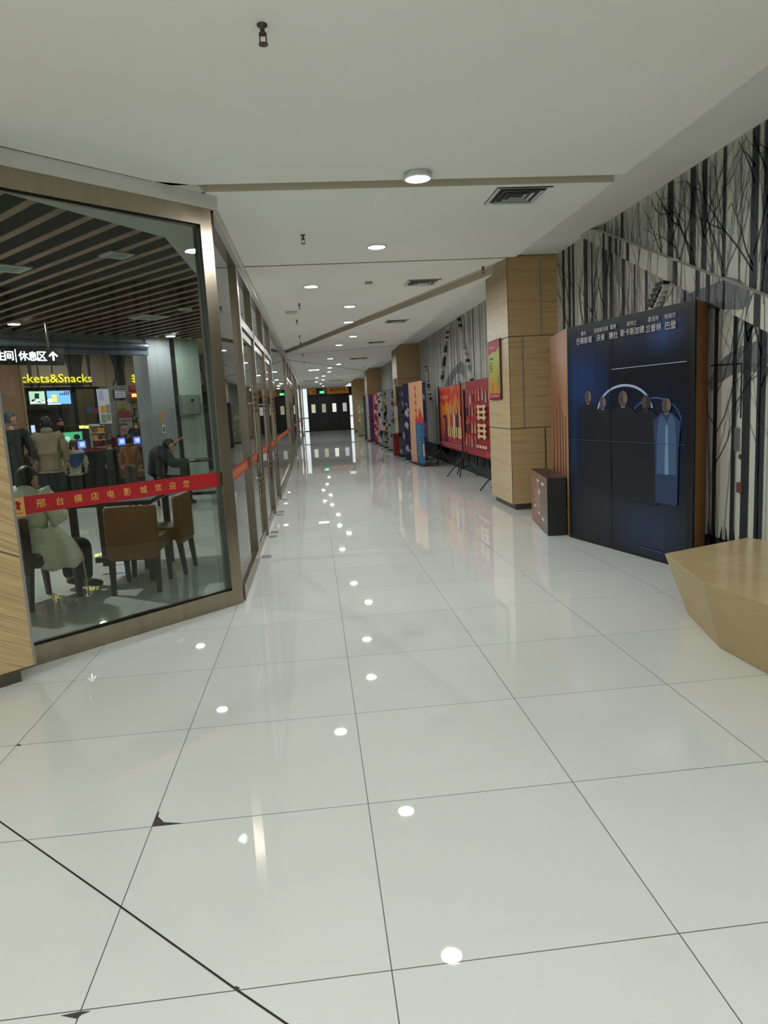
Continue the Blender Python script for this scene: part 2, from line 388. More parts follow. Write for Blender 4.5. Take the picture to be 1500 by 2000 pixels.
for px, w in ((1396, 7), (1432, 7), (1456, 14), (1484, 15), (1335, 4), (1355, 3)):
    y = float(on_x(px, 900, WX)[1]); tree(c, rnd, y, abs(on_x(px+w/2, 900, WX)[1]-on_x(px-w/2, 900, WX)[1]), .1, 3.0, twigs=5)
saplings(c, rnd, 4.2, 7.5, 42, .2); saplings(c, rnd, 2.8, 4.2, 12, .2)
c.clip = ()
y = 2.75
while y > -6:
    tree(c, rnd, y, rnd.choice((.035, .06, .09)), .1, twigs=5); y -= rnd.uniform(.16, .5)
saplings(c, rnd, -6, 2.8, 40)
for i in range(150):                          # grass tufts over the black footing
    y = -6+i*.09+rnd.uniform(-.03, .03); h = rnd.uniform(.02, .16); c.poly([(y-.02, .24), (y+.02, .24), (y+rnd.uniform(-.02, .02), .24+h)], M_trunk)
c.rect(-6, 7.5, 0, .26, M_trunk)
c.build('tree_mural', wall_r)
# middle bay: y 8.6 .. 19.8 : greyer, narrow trunks packed closer
for (ya, yb, sd) in ((8.6, 19.8, 11), (21, 32, 12), (33, 44, 13)):
    c, rnd = mural(ya, yb, None, sd, 1.6, 'mural')
    u = ya
    while u < yb:
        w = rnd.uniform(.02, .07); c.poly([(u, .2), (u+w, .2), (u+w*.8, 3.31), (u+w*.2, 3.31)], rnd.choice((M_grey1, M_grey3, M_grey2))); u += rnd.uniform(.16, .5)
    c.layer()
    if ya < 9:
        A_ = [(on_x(*p, WX)[1], on_x(*p, WX)[2]) for p in ((866, 762), (872, 743), (882, 725), (893, 712), (901, 705), (907, 710), (908, 738), (900, 729), (893, 729), (886, 740), (880, 762))]
        for i in range(5): c.poly([A_[i], A_[i+1], A_[9-i], A_[10-i]][::-1], M_grey1)
        c.rect(15.3, 16.9, .26, 1.45, M_grey1)
    u = ya+.1; k = 0
    while u < yb and k < 60:
        w = rnd.uniform(.02, .06); tree(c, rnd, u, w, .2, twigs=2 if ya < 9 else 0, m=M_trunk if rnd.random() < .5 else M_grey1); u += rnd.uniform(.2, .6); k += 1
    c.rect(ya, yb, 0, .42, M_trunk)
    for i in range(int((yb-ya)*5)):
        y = ya+i*.2+rnd.uniform(-.05, .05); c.poly([(y-.025, .44), (y+.025, .44), (y, .25)], M_mwall)
    c.build('tree_mural', wall_r)
# relief ledges standing off the near mural and slanted birch strips on the middle one
M_ledge = mat('ledge_edge', '#a89b78', .7)
def ledge(y0, y1, p=.07):
    b = MB(); x0 = WX-p; n = max(1, int((y1-y0)/.1)); rnd = random.Random(5)
    for i in range(n):
        a, c_ = y0+(y1-y0)*i/n, y0+(y1-y0)*(i+1)/n; t0, t1 = min(zU(a), 3.315), min(zU(c_), 3.315)
        if zL(a) > 3.3: break
        l0, l1 = zL(a), min(zL(c_), 3.312)
        vs = [(x0, a, l0), (x0, c_, l1), (x0, c_, t1), (x0, a, t0), (WX, a, l0), (WX, c_, l1), (WX, c_, t1), (WX, a, t0)]
        b.add(vs, [[0, 1, 2, 3], [3, 2, 6, 7]], M_mwall); b.add(vs, [[0, 4, 5, 1]], M_ledge if rnd.random() < .8 else M_trunk)
        if i == 0: b.add(vs, [[0, 3, 7, 4]], M_mwall)
        if i == n-1: b.add(vs, [[1, 5, 6, 2]], M_mwall)
    o = b.build('mural_ledge', wall_r)
    c = Canvas((x0, 0, 0), (0, 1, 0), (0, 0, 1), (-1, 0, 0), .0012); rnd = random.Random(8)
    c.clip = ((.394, -1, 2.13-3.19*.394), (-.4215, 1, -(2.41-4.40*.4215)), (1, 0, -y0), (-1, 0, y1), (0, -1, 3.31)); grey_arch(c, x0); c.layer()
    for px, w in ((1180, 4), (1192, 6), (1204, 5), (1226, 6), (1317, 11), (1362, 9), (1382, 8), (1413, 5), (1479, 13)): u = px_y(px, x0); w = px_w(px, w, x0); c.rect(u-w/2, u+w/2, 0, 3.31, M_trunk)
    saplings(c, rnd, y0, y1, int((y1-y0)*14), zL(y0)-.2, 3.31)
    c.build('ledge_print', o)
ledge(4.50, 6.55); ledge(1.0, 4.40)
b = MB()
for i in range(5):
    p = on_x(1306-5*i, 548+10.5*i, WX); b.box(WX-.06, WX, p[1]-.02, p[1]+.14, p[2]-.03, p[2]+.0, M_trunk); b.box(WX-.05, WX, p[1]-.0, p[1]+.10, p[2]-.09, p[2]-.03, M_mwall)
b.build('mural_step', wall_r)
for (ya, za, yb, zb) in ((15.83, 2.03, 14.73, 3.24), (12.25, 1.60, 13.56, 3.28), (17.61, 1.6, 18.23, 2.6), (10.2, 1.2, 9.2, 3.1)):
    b = MB(); n = 24; rnd = random.Random(int(ya*10))
    for i in range(n):
        t0, t1 = i/n, (i+1)/n; y0, y1 = ya+(yb-ya)*t0, ya+(yb-ya)*t1; q0, q1 = za+(zb-za)*t0, za+(zb-za)*t1
        m = rnd.choice((M_trunk, M_mwall, M_mwall, M_grey2, M_grey3)); x0 = WX-.06; w = .06
        vs = [(x0, y0-w, q0), (x0, y0+w, q0), (x0, y1+w, q1), (x0, y1-w, q1), (WX, y0-w, q0), (WX, y0+w, q0), (WX, y1+w, q1), (WX, y1-w, q1)]
        b.add(vs, [[0, 1, 2, 3], [0, 3, 7, 4], [1, 5, 6, 2], [0, 4, 5, 1], [3, 2, 6, 7]], m)
    b.build('birch_strip', wall_r)
# small wall fittings on the near mural
b = MB(); p = on_x(1443, 858, WX); b.box(WX-.02, WX, p[1]-.02, p[1]+.03, p[2]-.09, p[2]+.09, M_alu)
p = on_x(1446, 892, WX); b.tube((WX-.004, p[1], p[2]), (WX, p[1], p[2]), .022, M_chip)
p = on_x(1447, 952, WX); b.box(WX-.02, WX, p[1]-.03, p[1]+.03, p[2]-.04, p[2]+.04, mat('socket_rust', '#6b4038', .6))
p = on_x(1390, 714, WX); q = on_x(1450, 710, WX); b.path([(WX-.006, p[1], p[2]), (WX-.006, q[1], q[2]), (WX-.006, q[1]-.0, 1.25)], .005, M_black, 6)
b.build('wall_socket', wall_r)

# ---------------------------------------------------------------- clad pillars on the right
def pillar(y0, y1, label, far=False):
    t = thing('clad_pillar', label, 'pillar', (2.8, y0, 0), group='wood clad pillars along the mural wall')
    x0 = 2.5; mf = M_wood_far if far else M_wood_f
    b = MB(); z0, z1 = .085, 3.31
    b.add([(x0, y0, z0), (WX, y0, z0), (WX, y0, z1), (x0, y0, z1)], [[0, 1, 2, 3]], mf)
    b.add([(x0, y0, z0), (x0, y1, z0), (x0, y1, z1), (x0, y0, z1)], [[3, 2, 1, 0]], M_wood_lit)
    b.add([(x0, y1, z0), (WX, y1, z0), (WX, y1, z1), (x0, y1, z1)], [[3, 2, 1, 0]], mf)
    b.add([(x0, y0, z0), (WX, y0, z0), (WX, y1, z0), (x0, y1, z0)], [[3, 2, 1, 0]], mf)
    b.build('cladding', t)
    b = MB(); b.box(x0+.05, WX, y0+.05, y1-.05, 0, .085, M_steel_d); b.build('recessed_base', t)
    b = MB()
    for z in (1.10, 2.30): b.box(x0-.001, WX, y0-.0015, y0+.001, z-.006, z+.006, M_joint); b.box(x0-.0015, x0+.001, y0, y1, z-.006, z+.006, M_joint)
    b.box(x0-.002, x0+.004, y0-.002, y0+.004, .085, 3.31, M_joint)
    b.build('panel_joint', t)
    for x, a, c_ in ((2.685, 1.11, 2.29), (2.94, 2.31, 3.3), (2.97, .09, 1.09)): b = MB(); b.box(x-.009, x+.009, y0-.004, y0+.001, a, c_, M_alu if a > 1 else M_joint); b.build('metal_strip', t)
    return t
pillar(7.5, 8.62, 'nearest light wood clad pillar beside the dark blue film display')
pillar(19.7, 20.9, 'second wood clad pillar, the one with the red bin in front', True)
pillar(31.6, 32.8, 'third wood clad pillar behind the far row of banners', True)
pillar(43.2, 44.6, 'farthest wood clad pillar near the black doors', True)

# far end wall with daylight glazing either side of the doors
M_day = mat('daylight_glass', '#dfe9ec', .3, 0, .85)
b = MB(); b.box(-1.2, 3.6, YF, YF+.15, 0, 3.1, mat('end_wall', '#3a3a38', .7)); b.box(2.82, WX+.1, YF-.25, YF, 0, 3.1, M_wood_far); structure(b, 'wall_far')
for i, (xa, xb) in enumerate(((-.80, -.45), (2.58, 2.80))):
    b = MB(); b.box(xa, xb, YF-.05, YF-.01, .05, 3.06, M_day); b.box(xa, xb, YF-.07, YF-.01, .93, 1.0, M_steel_d); b.box(xa-.02, xa+.02, YF-.08, YF-.01, 0, 3.08, M_steel_d); structure(b, f'window_{i+1}')
M_door = mat('door_black', '#121214', .4)
vis = [mat('vision_%d' % i, c, .4, 0, e) for i, (c, e) in enumerate((('#d8d6b8', .55), ('#bfb896', .4), ('#e6eadf', .75), ('#c9c4cc', .5)))]
for i in range(4):
    xa = -.44+i*.757; b = MB(); b.box(xa+.008, xa+.749, YF-.09, YF-.03, .02, 2.56, M_door)
    d = structure(b, f'door_{i+1}')
    b = MB(); cx = xa+.40; b.box(cx-.14, cx+.14, YF-.10, YF-.09, 1.32, 1.93, vis[i]); b.build('vision_panel', d)
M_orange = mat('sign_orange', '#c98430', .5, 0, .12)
t = thing('fascia_sign', 'orange fascia sign with dark characters above the black far doors', 'sign', (1.9, YF-.05, 2.85))
b = MB(); b.box(1.02, 2.56, YF-.12, YF-.004, 2.62, 3.06, M_orange); b.build('panel', t)
c = Canvas((0, YF-.12, 0), (1, 0, 0), (0, 0, 1), (0, -1, 0), .004); c.text('横店电影城', 1.2, 2.80, .22, M_black, .02, 1.15); c.rect(1.2, 2.4, 2.70, 2.73, mat('sign_red', '#8c3b1c', .5)); c.build('lettering', t)
t = thing('fascia_poster', 'pale panel with an orange poster above the left far doors', 'panel', (0, YF-.05, 2.85))
b = MB(); b.box(-.42, .98, YF-.1, YF-.004, 2.62, 3.06, mat('fascia_pale', '#9b958a', .6)); b.box(-.30, .20, YF-.11, YF-.1, 2.64, 3.04, M_orange); b.box(.0, .1, YF-.115, YF-.11, 2.75, 2.92, mat('sign_brown', '#8a4a22', .5)); b.box(.24, .66, YF-.11, YF-.1, 2.66, 3.05, mat('poster_maroon', '#5d2a2a', .5)); b.build('panel', t)
t = thing('exit_sign', 'small green lit exit sign hanging before the far doors', 'sign', (.62, 48.6, 2.72))
b = MB(); b.box(.46, .78, 48.58, 48.62, 2.66, 2.82, mat('exit_green', '#19c46a', .4, 0, 1.6)); b.build('lit_panel', t)
for x in (.5, .74): b = MB(); b.tube((x, 48.6, 2.82), (x, 48.6, CZ), .006, M_alu, 6); b.build('hanger', t)
c = Canvas((.46, 48.58, 2.66), (1, 0, 0), (0, 0, 1), (0, -1, 0), .002); W_ = mat('exit_white', '#eafff2', .4, 0, 2)
c.rect(.06, .2, .07, .09, W_); c.poly([(.2, .04), (.27, .08), (.2, .12)], W_); c.build('arrow', t)
t = thing('tall_cabinet', 'tall black frame with small pale marks right of the far doors', 'cabinet', (2.69, 49.7, 0))
b = MB(); b.box(2.60, 2.80, 49.72, 49.9, 2.45, 3.06, M_black); b.build('casing', t)

# ---------------------------------------------------------------- glazed screens on the left
def gpane(b, P, a, la, z0, z1, th=.012):
    n = np.array([-a[1], a[0]]); b.obox(np.array(P)-n*th/2, a, n, la, th, z0, z1, M_glass)
t = thing('glass_screen', 'angled steel framed glass screen with a red welcome band', 'glass partition', (*LP(-.8, 0), 0))
fr = MB(); L = 1.75
fr.obox(LP(-L, -.05), E1, E2, L, .10, 0, .125, M_steel); fr.obox(LP(-L, -.05), E1, E2, L, .10, 2.86, 2.98, M_steel)
fr.obox(LP(-.10, -.05), E1, E2, .10, .10, .125, 2.86, M_steel); fr.build('steel_frame', t)
b = MB(); gpane(b, LP(-L, 0), E1, L-.10, .125, 2.86); b.build('glass_pane', t)
b = MB(); b.obox(LP(-L, -.02), E1, E2, L-.1, .012, .125, .135, M_blackg); b.obox(LP(-L, -.02), E1, E2, L-.1, .012, 2.85, 2.86, M_blackg); b.obox(LP(-.106, -.02), E1, E2, .006, .03, .13, 2.86, M_glass_edge); b.build('gasket', t)
A3 = LP(-L, -.012); c = Canvas((A3[0], A3[1], 0), (*E1, 0), (0, 0, 1), (E2[0]*-1, E2[1]*-1, 0), .001)
c.rect(.0, L-.11, .945, 1.055, M_red); c.layer(); c.rect(.0, .20, .935, 1.055, M_gold); c.layer()
c.poly([(.145, .985), (.175, .975), (.17, 1.0), (.18, 1.02), (.155, 1.035), (.14, 1.02), (.155, 1.005)], M_red); c.rect(.135, .19, .955, .958, M_red)
for i, ch in enumerate('邢台横店电影城欢迎您'):
    px = (75, 113, 149, 182, 214, 247, 279, 308, 336, 363)[i]
    q = on_v(px, 960, LP(-L, 0), LP(0, 0)); u = float((q[:2]-LP(-L, 0))@E1); c.text(ch, u, 1.0, .052, M_gold, .015, None, True)
c.build('welcome_band', t)
t0 = t
def screen(name, label, ya, yb, group=None): return thing(name, label, 'glass partition', (GX, (ya+yb)/2, 0), 0, group)
XA, XB = GX-.05, GX+.045
def band(t, ya, yb):
    c = Canvas((GX+.0075, 0, 0), (0, 1, 0), (0, 0, 1), (1, 0, 0), .001); c.rect(ya, yb, .95, 1.05, M_red); c.layer()
    u = ya+.05
    while u < yb-.08: c.rect(u, u+.045, .975, 1.025, M_gold); c.layer(); c.rect(u+.012, u+.034, .985, .997, M_red); c.rect(u+.012, u+.034, 1.004, 1.014, M_red); c.k -= 1; u += .085
    c.build('red_band', t)
def fixed(label, ya, yb, post_far=True):
    t = screen('glass_screen', label, ya, yb, 'fixed glass screens of the lobby front')
    b = MB(); b.box(XA, XB, ya, yb, 0, .125, M_steel2); b.box(XA, XB, ya, yb, 2.88, 2.98, M_steel2)
    if post_far:
        b.box(XA, XB, yb-.12, yb-.062, .125, 2.88, M_steel2); b.box(XA, XB, yb-.058, yb, .125, 2.88, M_steel2); b.box(XA+.01, XB-.01, yb-.062, yb-.058, .125, 2.88, M_black)
    b.build('steel_frame', t)
    b = MB(); b.box(GX-.006, GX+.006, ya, yb-.12, .125, 2.88, M_glass); b.build('glass_pane', t)
    band(t, ya, yb-.12); return t
def handle(t, y):
    b = MB()
    for s in (-1, 1):
        x = GX+s*.06
        b.tube((x, y, .57), (x, y, 1.79), .016, M_chrome, 12)
        for z in (.75, 1.6): b.tube((GX, y, z), (x, y, z), .008, M_chrome, 8)
        for z0 in (.62, 1.5):
            for k in range(4): b.tube((x, y, z0+k*.06), (x, y, z0+k*.06+.025), .024, M_steel2, 12)
    b.build('pull_handle', t)
def doors(label, ya, yb):
    t = screen('glass_door_bay', label, ya, yb, 'double glass door bays of the lobby front')
    b = MB(); b.box(XA, XB, ya, yb, 2.88, 2.98, M_steel2); b.box(XA, XB, ya, yb, 2.34, 2.42, M_steel2); b.box(XA, XB, yb-.09, yb, 0, 2.88, M_steel2); b.build('steel_frame', t)
    b = MB(); b.box(GX-.006, GX+.006, ya, yb-.09, 2.42, 2.88, M_glass); b.build('transom_pane', t)
    ym = (ya+yb-.09)/2
    for a, c_, hy in ((ya+.01, ym-.006, ym-.09), (ym+.006, yb-.10, ym+.09)):
        lf = MB(); lf.box(GX-.006, GX+.006, a, c_, .03, 2.32, M_glass); leaf = lf.build('door_leaf', t)
        for z0_, z1_ in ((.012, .10), (2.26, 2.335)): ft = MB(); ft.box(GX-.02, GX+.02, a, c_, z0_, z1_, M_steel2); ft.build('door_rail', leaf)
        handle(leaf, hy)
    for y in (ya+.1, yb-.2): b = MB(); b.box(GX+.05, GX+.15, y-.07, y+.07, 0, .004, M_alu); b.build('floor_plate', t)
    if ya < 20: band(t, ya+.02, yb-.1)
    return t
fixed('narrow glass screen of the lobby front next to the angled corner', 3.90, 5.48)
doors('first double glass door bay with long pull handles, nearest the corner', 5.48, 6.97)
doors('second double glass door bay, after the nearest one', 6.97, 8.78)
doors('third double glass door bay, before the wide fixed pane', 8.78, 10.53)
fixed('wide fixed glass pane beyond the third door bay', 10.53, 17.7)
doors('double glass door bay just beyond the wide fixed pane', 17.7, 20.0)
doors('fifth double glass door bay down the lobby front', 20.0, 22.4)
fixed('fixed glass pane halfway to the far doors', 22.4, 27.5)
doors('double glass door bay in the far half of the lobby front', 27.5, 30.5)
fixed('fixed glass pane towards the far doors', 30.5, 38.0)
doors('last double glass door bay before the far doors', 38.0, 41.0)
fixed('last fixed glass pane beside the far doors', 41.0, 49.9)

# wood column at the left edge of the angled screen
t = thing('wood_column', 'light wood column with slanting grain at the left picture edge', 'column', (*LP(-1.9, -.1), 0))
b = MB(); b.obox(LP(-2.9, -.27), E1, E2, 2.9-1.715, .32, .085, CZ-.02, M_wood_diag); b.build('cladding', t)
b = MB(); b.obox(LP(-2.9, -.245), E1, E2, 2.9-1.785, .28, 0, .085, M_steel_d); b.build('recessed_base', t)
b = MB(); b.obox(LP(-1.715, -.272), E1, E2, .014, .21, .085, 3.06, M_alu); b.build('edge_strip', t)
b = MB()
p = LP(-1.72, -.272); q = LP(-2.62, -.272)
b.add([(*p, .735), (*q, 1.2), (*q, 1.21), (*p, .742)], [[0, 1, 2, 3]], M_joint); b.build('panel_joint', t)
b = MB(); b.obox(LP(-9, .05), E1, E2, 6.45, .15, 0, CZ, M_plaster); structure(b, 'wall_left')

# ---------------------------------------------------------------- lobby shell
b = MB(); M_lwall = mottled('lobby_beige', '#8f7d6b', '#857361', 2, .7); M_ldark = mat('lobby_dark', '#2a241f', .7)
M_pw = mat('lobby_white', '#b9bfb6', .6); M_bulk = mat('bulkhead', '#8f9390', .6); M_shut = mat('shutter_box', '#5a6470', .4, .3)
b.obox(LP(-9, 12.1), E1, E2, 20, .15, 0, 3.3, M_ldark); b.obox(LP(-9, 11.95), E1, E2, 20, .15, 2.34, 3.2, M_lwall)
structure(b, 'wall_lobby_back')
# mural trunks on the beige band
q = LP(0, 11.95); c = Canvas((q[0], q[1], 0), (*E1, 0), (0, 0, 1), (*(-E2), 0), .002); rnd = random.Random(4)
for px, w in ((55, .1), (135, .42), (172, .08), (225, .35), (100, .05), (262, .05), (274, .05)):
    s_, _ = lob(px, 720, 11.95)
    c.poly([(s_, 2.34), (s_+w*.7, 2.34), (s_+w*.7, 2.75), (s_+w, 3.2), (s_-w*.4, 3.2), (s_-w*.1, 2.8)], M_ldark)
for i in range(8):
    s_ = 2+i*.9; branch(c, rnd, s_, 2.34, PI/2+rnd.uniform(-.4, .4), 1.0, .05, 1, M_ldark, 3.2)
mo = c.build('lobby_mural', None, kind='structure'); mo.name = 'trim_3'
# ceiling: dark plenum, slats, white border, bulkhead
b = MB()
b.prism([LP(-9, 0), LP(-.1, 0), LP(7.0, 7.6), LP(-9, 7.6)], 3.5, 3.56, M_plenum)
for k in range(46):
    s0 = -3.2+k*.24
    d0 = .35; d1 = 7.55
    p = LP(s0, 0)                                  # clip where x > -1.25
    dmin = (p[0]+1.25)/.688 if p[0] > -1.25 else 0
    d0 = max(d0, dmin+.02)
    if d1-d0 < .2: continue
    b.obox(LP(s0, d0), E1, E2, .07, d1-d0, 3.0, 3.005, M_slat); b.obox(LP(s0, d0), E1, E2, .07, d1-d0, 3.005, 3.13, M_slat_side)
b.prism([LP(-1.7, 0), LP(0, 0), (GX-.05, 50), (-1.25, 50), LP(0, .0)+np.array([-.46, .8]), LP(-1.7, .35)], 2.992, 3.07, M_plaster)
b.obox(LP(-9, 7.55), E1, E2, 13.1, .12, 2.75, 3.5, M_bulk)
b.prism([LP(-9, 7.67), LP(7.0, 7.67), LP(11.2, 12.15), LP(-9, 12.15)], 3.2, 3.26, M_plenum)
structure(b, 'ceiling.001')
t = thing('shutter_box', 'grey blue roller shutter housing under the lobby bulkhead', 'shutter', (*LP(1.5, 7.5), 2.8))
b = MB()
for dz, r in ((2.82, .07), (2.70, .05)):
    p = LP(-6, 7.45); q = LP(3.9, 7.45); b.tube((*p, dz), (*q, dz), r, M_shut, 12)
b.obox(LP(-6, 7.4), E1, E2, 9.9, .1, 2.66, 2.72, M_shut); b.build('housing', t)
# grey column, dark strip, pale wall with fuse box
M_gcol = mottled('column_grey', '#8b8e92', '#84878b', 3, .5); M_pale = mottled('pale_green_wall', '#aab8ac', '#9fada1', 2, .6)
t = thing('grey_column', 'square grey tiled column inside the lobby', 'column', (*LP(4.15, 7.6), 0))
b = MB(); b.obox(LP(3.92, 7.5), E1, E2, .5, .5, 0, 3.0, M_gcol); b.build('cladding', t)
b = MB(); b.obox(LP(4.42, 7.5), E1, E2, .1, .5, 0, 3.0, M_blackg); b.build('dark_side', t)
c = Canvas((*LP(0, 7.5), 0), (*E1, 0), (0, 0, 1), (*(-E2), 0), .003); s_, z_ = lob(318, 815, 7.5)
c.rect(s_-.045, s_+.02, z_-.13, z_+.10, mat('sticker_orange', '#c98a3c', .5)); c.rect(s_-.03, s_+.03, z_-.3, z_-.14, M_white); c.layer(); c.rect(s_-.015, s_+.015, z_-.27, z_-.18, M_grille); c.build('sticker', t)
b = MB(); b.obox(LP(4.56, 7.56), E1, E2, .54, .15, 0, 3.0, M_pale); b.obox(LP(4.52, 7.62), E1, E2, .05, .1, 0, 3.0, M_ldark); b.box(-1.27, -1.2, 14.5, 49.8, 0, 3.0, M_ldark); structure(b, 'wall_lobby_right')
t = thing('fuse_box', 'grey green electrical box on the pale lobby wall', 'electrical box', (*LP(4.85, 7.5), 1.7))
s0, z1 = lob(351, 772, 7.45); s1, z0 = lob(392, 808, 7.45)
b = MB(); b.obox(LP(s0, 7.42), E1, E2, s1-s0, .14, z0-.02, z1, mat('box_green', '#6f7a70', .5)); b.build('housing', t)
b = MB(); b.obox(LP(s0+.02, 7.41), E1, E2, s1-s0-.04, .01, z0, z1-.02, mat('box_green2', '#78837a', .45)); b.build('door', t)
b = MB(); b.obox(LP((s0+s1)/2, 7.40), E1, E2, .06, .012, z1-.12, z1-.08, M_black); b.build('latch', t)
# brown mural column hiding the start of the ticket sign
t = thing('brown_column', 'brown panelled column left of the ticket counter sign', 'column', (*LP(2.9, 11.3), 0))
s1, _ = lob(51, 800, 11.2)
b = MB(); b.obox(LP(s1-1.5, 11.2), E1, E2, 1.5, .6, 0, 3.15, mottled('brown_panel', '#a98467', '#9b7658', 2, .6)); b.build('cladding', t)
b = MB(); b.obox(LP(s1-.02, 11.19), E1, E2, .03, .05, 0, 2.9, M_wood_far); b.build('edge_strip', t)
# ---------------------------------------------------------------- lobby fittings
def plane_canvas(d, k=.002):
    q = LP(0, d); return Canvas((q[0], q[1], 0), (*E1, 0), (0, 0, 1), (*(-E2), 0), k)
t = thing('direction_sign', 'hanging black sign with lit white characters and an up arrow', 'sign', (*LP(1, 5.9), 2.6))
s1, zt = lob(123, 680, 6.0); _, zb = lob(122, 713, 6.0)
b = MB(); b.obox(LP(-1.2, 6.0), E1, E2, s1+1.2, .1, zb, zt, M_blackg); b.build('casing', t)
for s_ in (-.6, s1-.2): b = MB(); b.obox(LP(s_, 6.04), E1, E2, .02, .02, zt, 3.1, M_steel_d); b.build('hanger', t)
M_lit = mat('lit_white', '#f4f7ff', .4, 0, 3.0)
c = plane_canvas(6.0); sc = (zt-zb)*.52; zc = (zt+zb)/2
for ch, px in (('卫', -18), ('生', 1), ('间', 18), ('休', 46), ('息', 64), ('区', 82)):
    s_, z_ = lob(px, 698-px*.03, 6.0); c.text(ch, s_, zc, sc, M_lit, .02, None, True)
s_, _ = lob(31, 697, 6.0); c.rect(s_-.006, s_+.006, zc-sc*.7, zc+sc*.7, M_lit)
s_, _ = lob(104, 695, 6.0); c.poly([(s_-.014, zc-.06), (s_+.014, zc-.06), (s_+.014, zc+.03), (s_-.014, zc+.03)], M_lit); c.layer(); c.stroke([(s_-.06, zc), (s_, zc+.06), (s_+.06, zc)], .025, .025, M_lit); c.build('lettering', t)
M_yel = mat('neon_yellow', '#f2e22a', .4, 0, .9)
t = thing('ticket_sign', 'yellow lit Tickets and Snacks lettering above the counter', 'sign', (*LP(4, 11.9), 2.5))
c = plane_canvas(11.9, .004)
sa, za = lob(179, 737, 11.9); sb, zb = lob(51, 740, 11.9)
wd_ = (sa-sb)/.805; c.text('Tickets&Snacks', sa-wd_, 2.44, .19, M_yel, .012, wd_); c.build('lettering', t)
b = MB(); b.obox(LP(sa-wd_, 11.905), E1, E2, wd_, .04, 2.40, 2.42, M_black); b.build('rail', t)
t = thing('pendant_glyphs', 'small yellow lit characters right of the ticket sign', 'sign', (*LP(6.3, 11.9), 2.4)); c = plane_canvas(11.9, .004)
for px in (262, 269, 279):
    s_, z_ = lob(px, 740, 11.9)
    for j in range(3): c.rect(s_-.06, s_+.06, z_-.08+j*.07, z_-.05+j*.07, M_yel)
    c.layer(); c.rect(s_-.012, s_+.012, z_-.1, z_+.12, M_yel)
c.build('lettering', t)
def board(name, label, cat, px0, px1, py0, py1, d, m, th=.05, fn=None, part='panel', framem=None):
    s0, z1 = lob(px0, py0, d); s1, _ = lob(px1, py0, d); _, z0 = lob((px0+px1)/2, py1, d)
    t = thing(name, label, cat, (*LP((s0+s1)/2, d), (z0+z1)/2))
    b = MB(); b.obox(LP(s0, d), E1, E2, s1-s0, th, z0, z1, framem or m); b.build('casing', t)
    c = plane_canvas(d); e = .02; c.rect(s0+e, s1-e, z0+e, z1-e, m); c.layer()
    if fn: fn(c, s0, s1, z0, z1)
    c.build(part, t); return t
M_scrA = mat('screen_mint', '#b9dcc8', .3, 0, .9); M_scrB = mat('screen_blue', '#6fa8ff', .3, 0, 1.3); M_drk = mat('print_dark', '#1c2a26', .5)
M_scrY = mat('screen_yellow', '#e8d67a', .3, 0, 1.0); M_scrW = mat('screen_white', '#eaf1ff', .3, 0, 1.4)
def fA(c, s0, s1, z0, z1):
    w, h = s1-s0, z1-z0; c.poly([(s0+.35*w, z0+.45*h), (s0+.6*w, z0+.42*h), (s0+.63*w, z0+.8*h), (s0+.38*w, z0+.8*h)], M_drk); c.oval(s0+.3*w, z0+.3*h, .15*w, .1*h, M_drk); c.oval(s0+.68*w, z0+.25*h, .16*w, .08*h, M_drk); c.layer(); c.stroke([(s0+.1*w, z0+.1*h), (s0+.5*w, z0+.35*h), (s0+.9*w, z0+.15*h)], .03, .03, M_scrW)
def fB(c, s0, s1, z0, z1):
    w, h = s1-s0, z1-z0; c.rect(s0+.2*w, s0+.42*w, z0+.2*h, z0+.68*h, M_scrY); c.oval(s0+.12*w, z0+.3*h, .1*w, .14*h, M_scrW); c.rect(s0+.02*w, s0+.55*w, z0+.04*h, z0+.1*h, M_scrW)
    for i in range(5): c.rect(s0+(.55+.08*i)*w, s0+(.6+.08*i)*w, z0+.65*h, z0+.78*h, M_drk)
    c.rect(s0+.7*w, s0+.95*w, z0+.82*h, z0+.88*h, M_drk)
board('menu_screen', 'left menu screen, mint green picture, above the counter', 'screen', 54, 88, 763, 791, 11.7, M_scrA, .06, fA, 'display', M_black)
board('menu_screen', 'right menu screen, bright blue with a yellow drink', 'screen', 89, 138, 762, 791, 11.7, M_scrB, .06, fB, 'display', M_black)
M_pap = mat('paper_lit', '#c9c3cf', .6, 0, .12); M_grn = mat('print_sage', '#8f9a80', .6); M_bluep = mat('print_lilac', '#a9a7d6', .6, 0, .1)
def fM(c, s0, s1, z0, z1):
    w, h = s1-s0, z1-z0; c.rect(s0+.05*w, s0+.5*w, z0+.68*h, z0+.97*h, M_bluep); c.rect(s0+.1*w, s0+.5*w, z0+.32*h, z0+.52*h, M_orange); c.rect(s0+.55*w, s0+.95*w, z0+.3*h, z0+.55*h, M_grn); c.rect(s0+.1*w, s0+.5*w, z0+.03*h, z0+.28*h, M_grn); c.rect(s0+.55*w, s0+.93*w, z0+.08*h, z0+.27*h, M_grn)
board('menu_board', 'tall white price board hanging at the counter', 'board', 190, 212, 760, 828, 11.3, M_pap, .04, fM)
b = MB(); s0, _ = lob(214, 800, 11.6); s1, _ = lob(256, 800, 11.6)
t = thing('notice_pillar', 'grey white pillar covered with notices behind the children', 'pillar', (*LP((s0+s1)/2, 11.6), 0)); b.obox(LP(s0, 11.6), E1, E2, s1-s0, .4, 0, 2.34, mat('pillar_greywhite', '#77746f', .6)); b.build('cladding', t)
def fN(c, s0, s1, z0, z1):
    w, h = s1-s0, z1-z0
    for i in range(4): c.rect(s0+.1*w, s0+.9*w, z0+(.15+.2*i)*h, z0+(.22+.2*i)*h, M_grille)
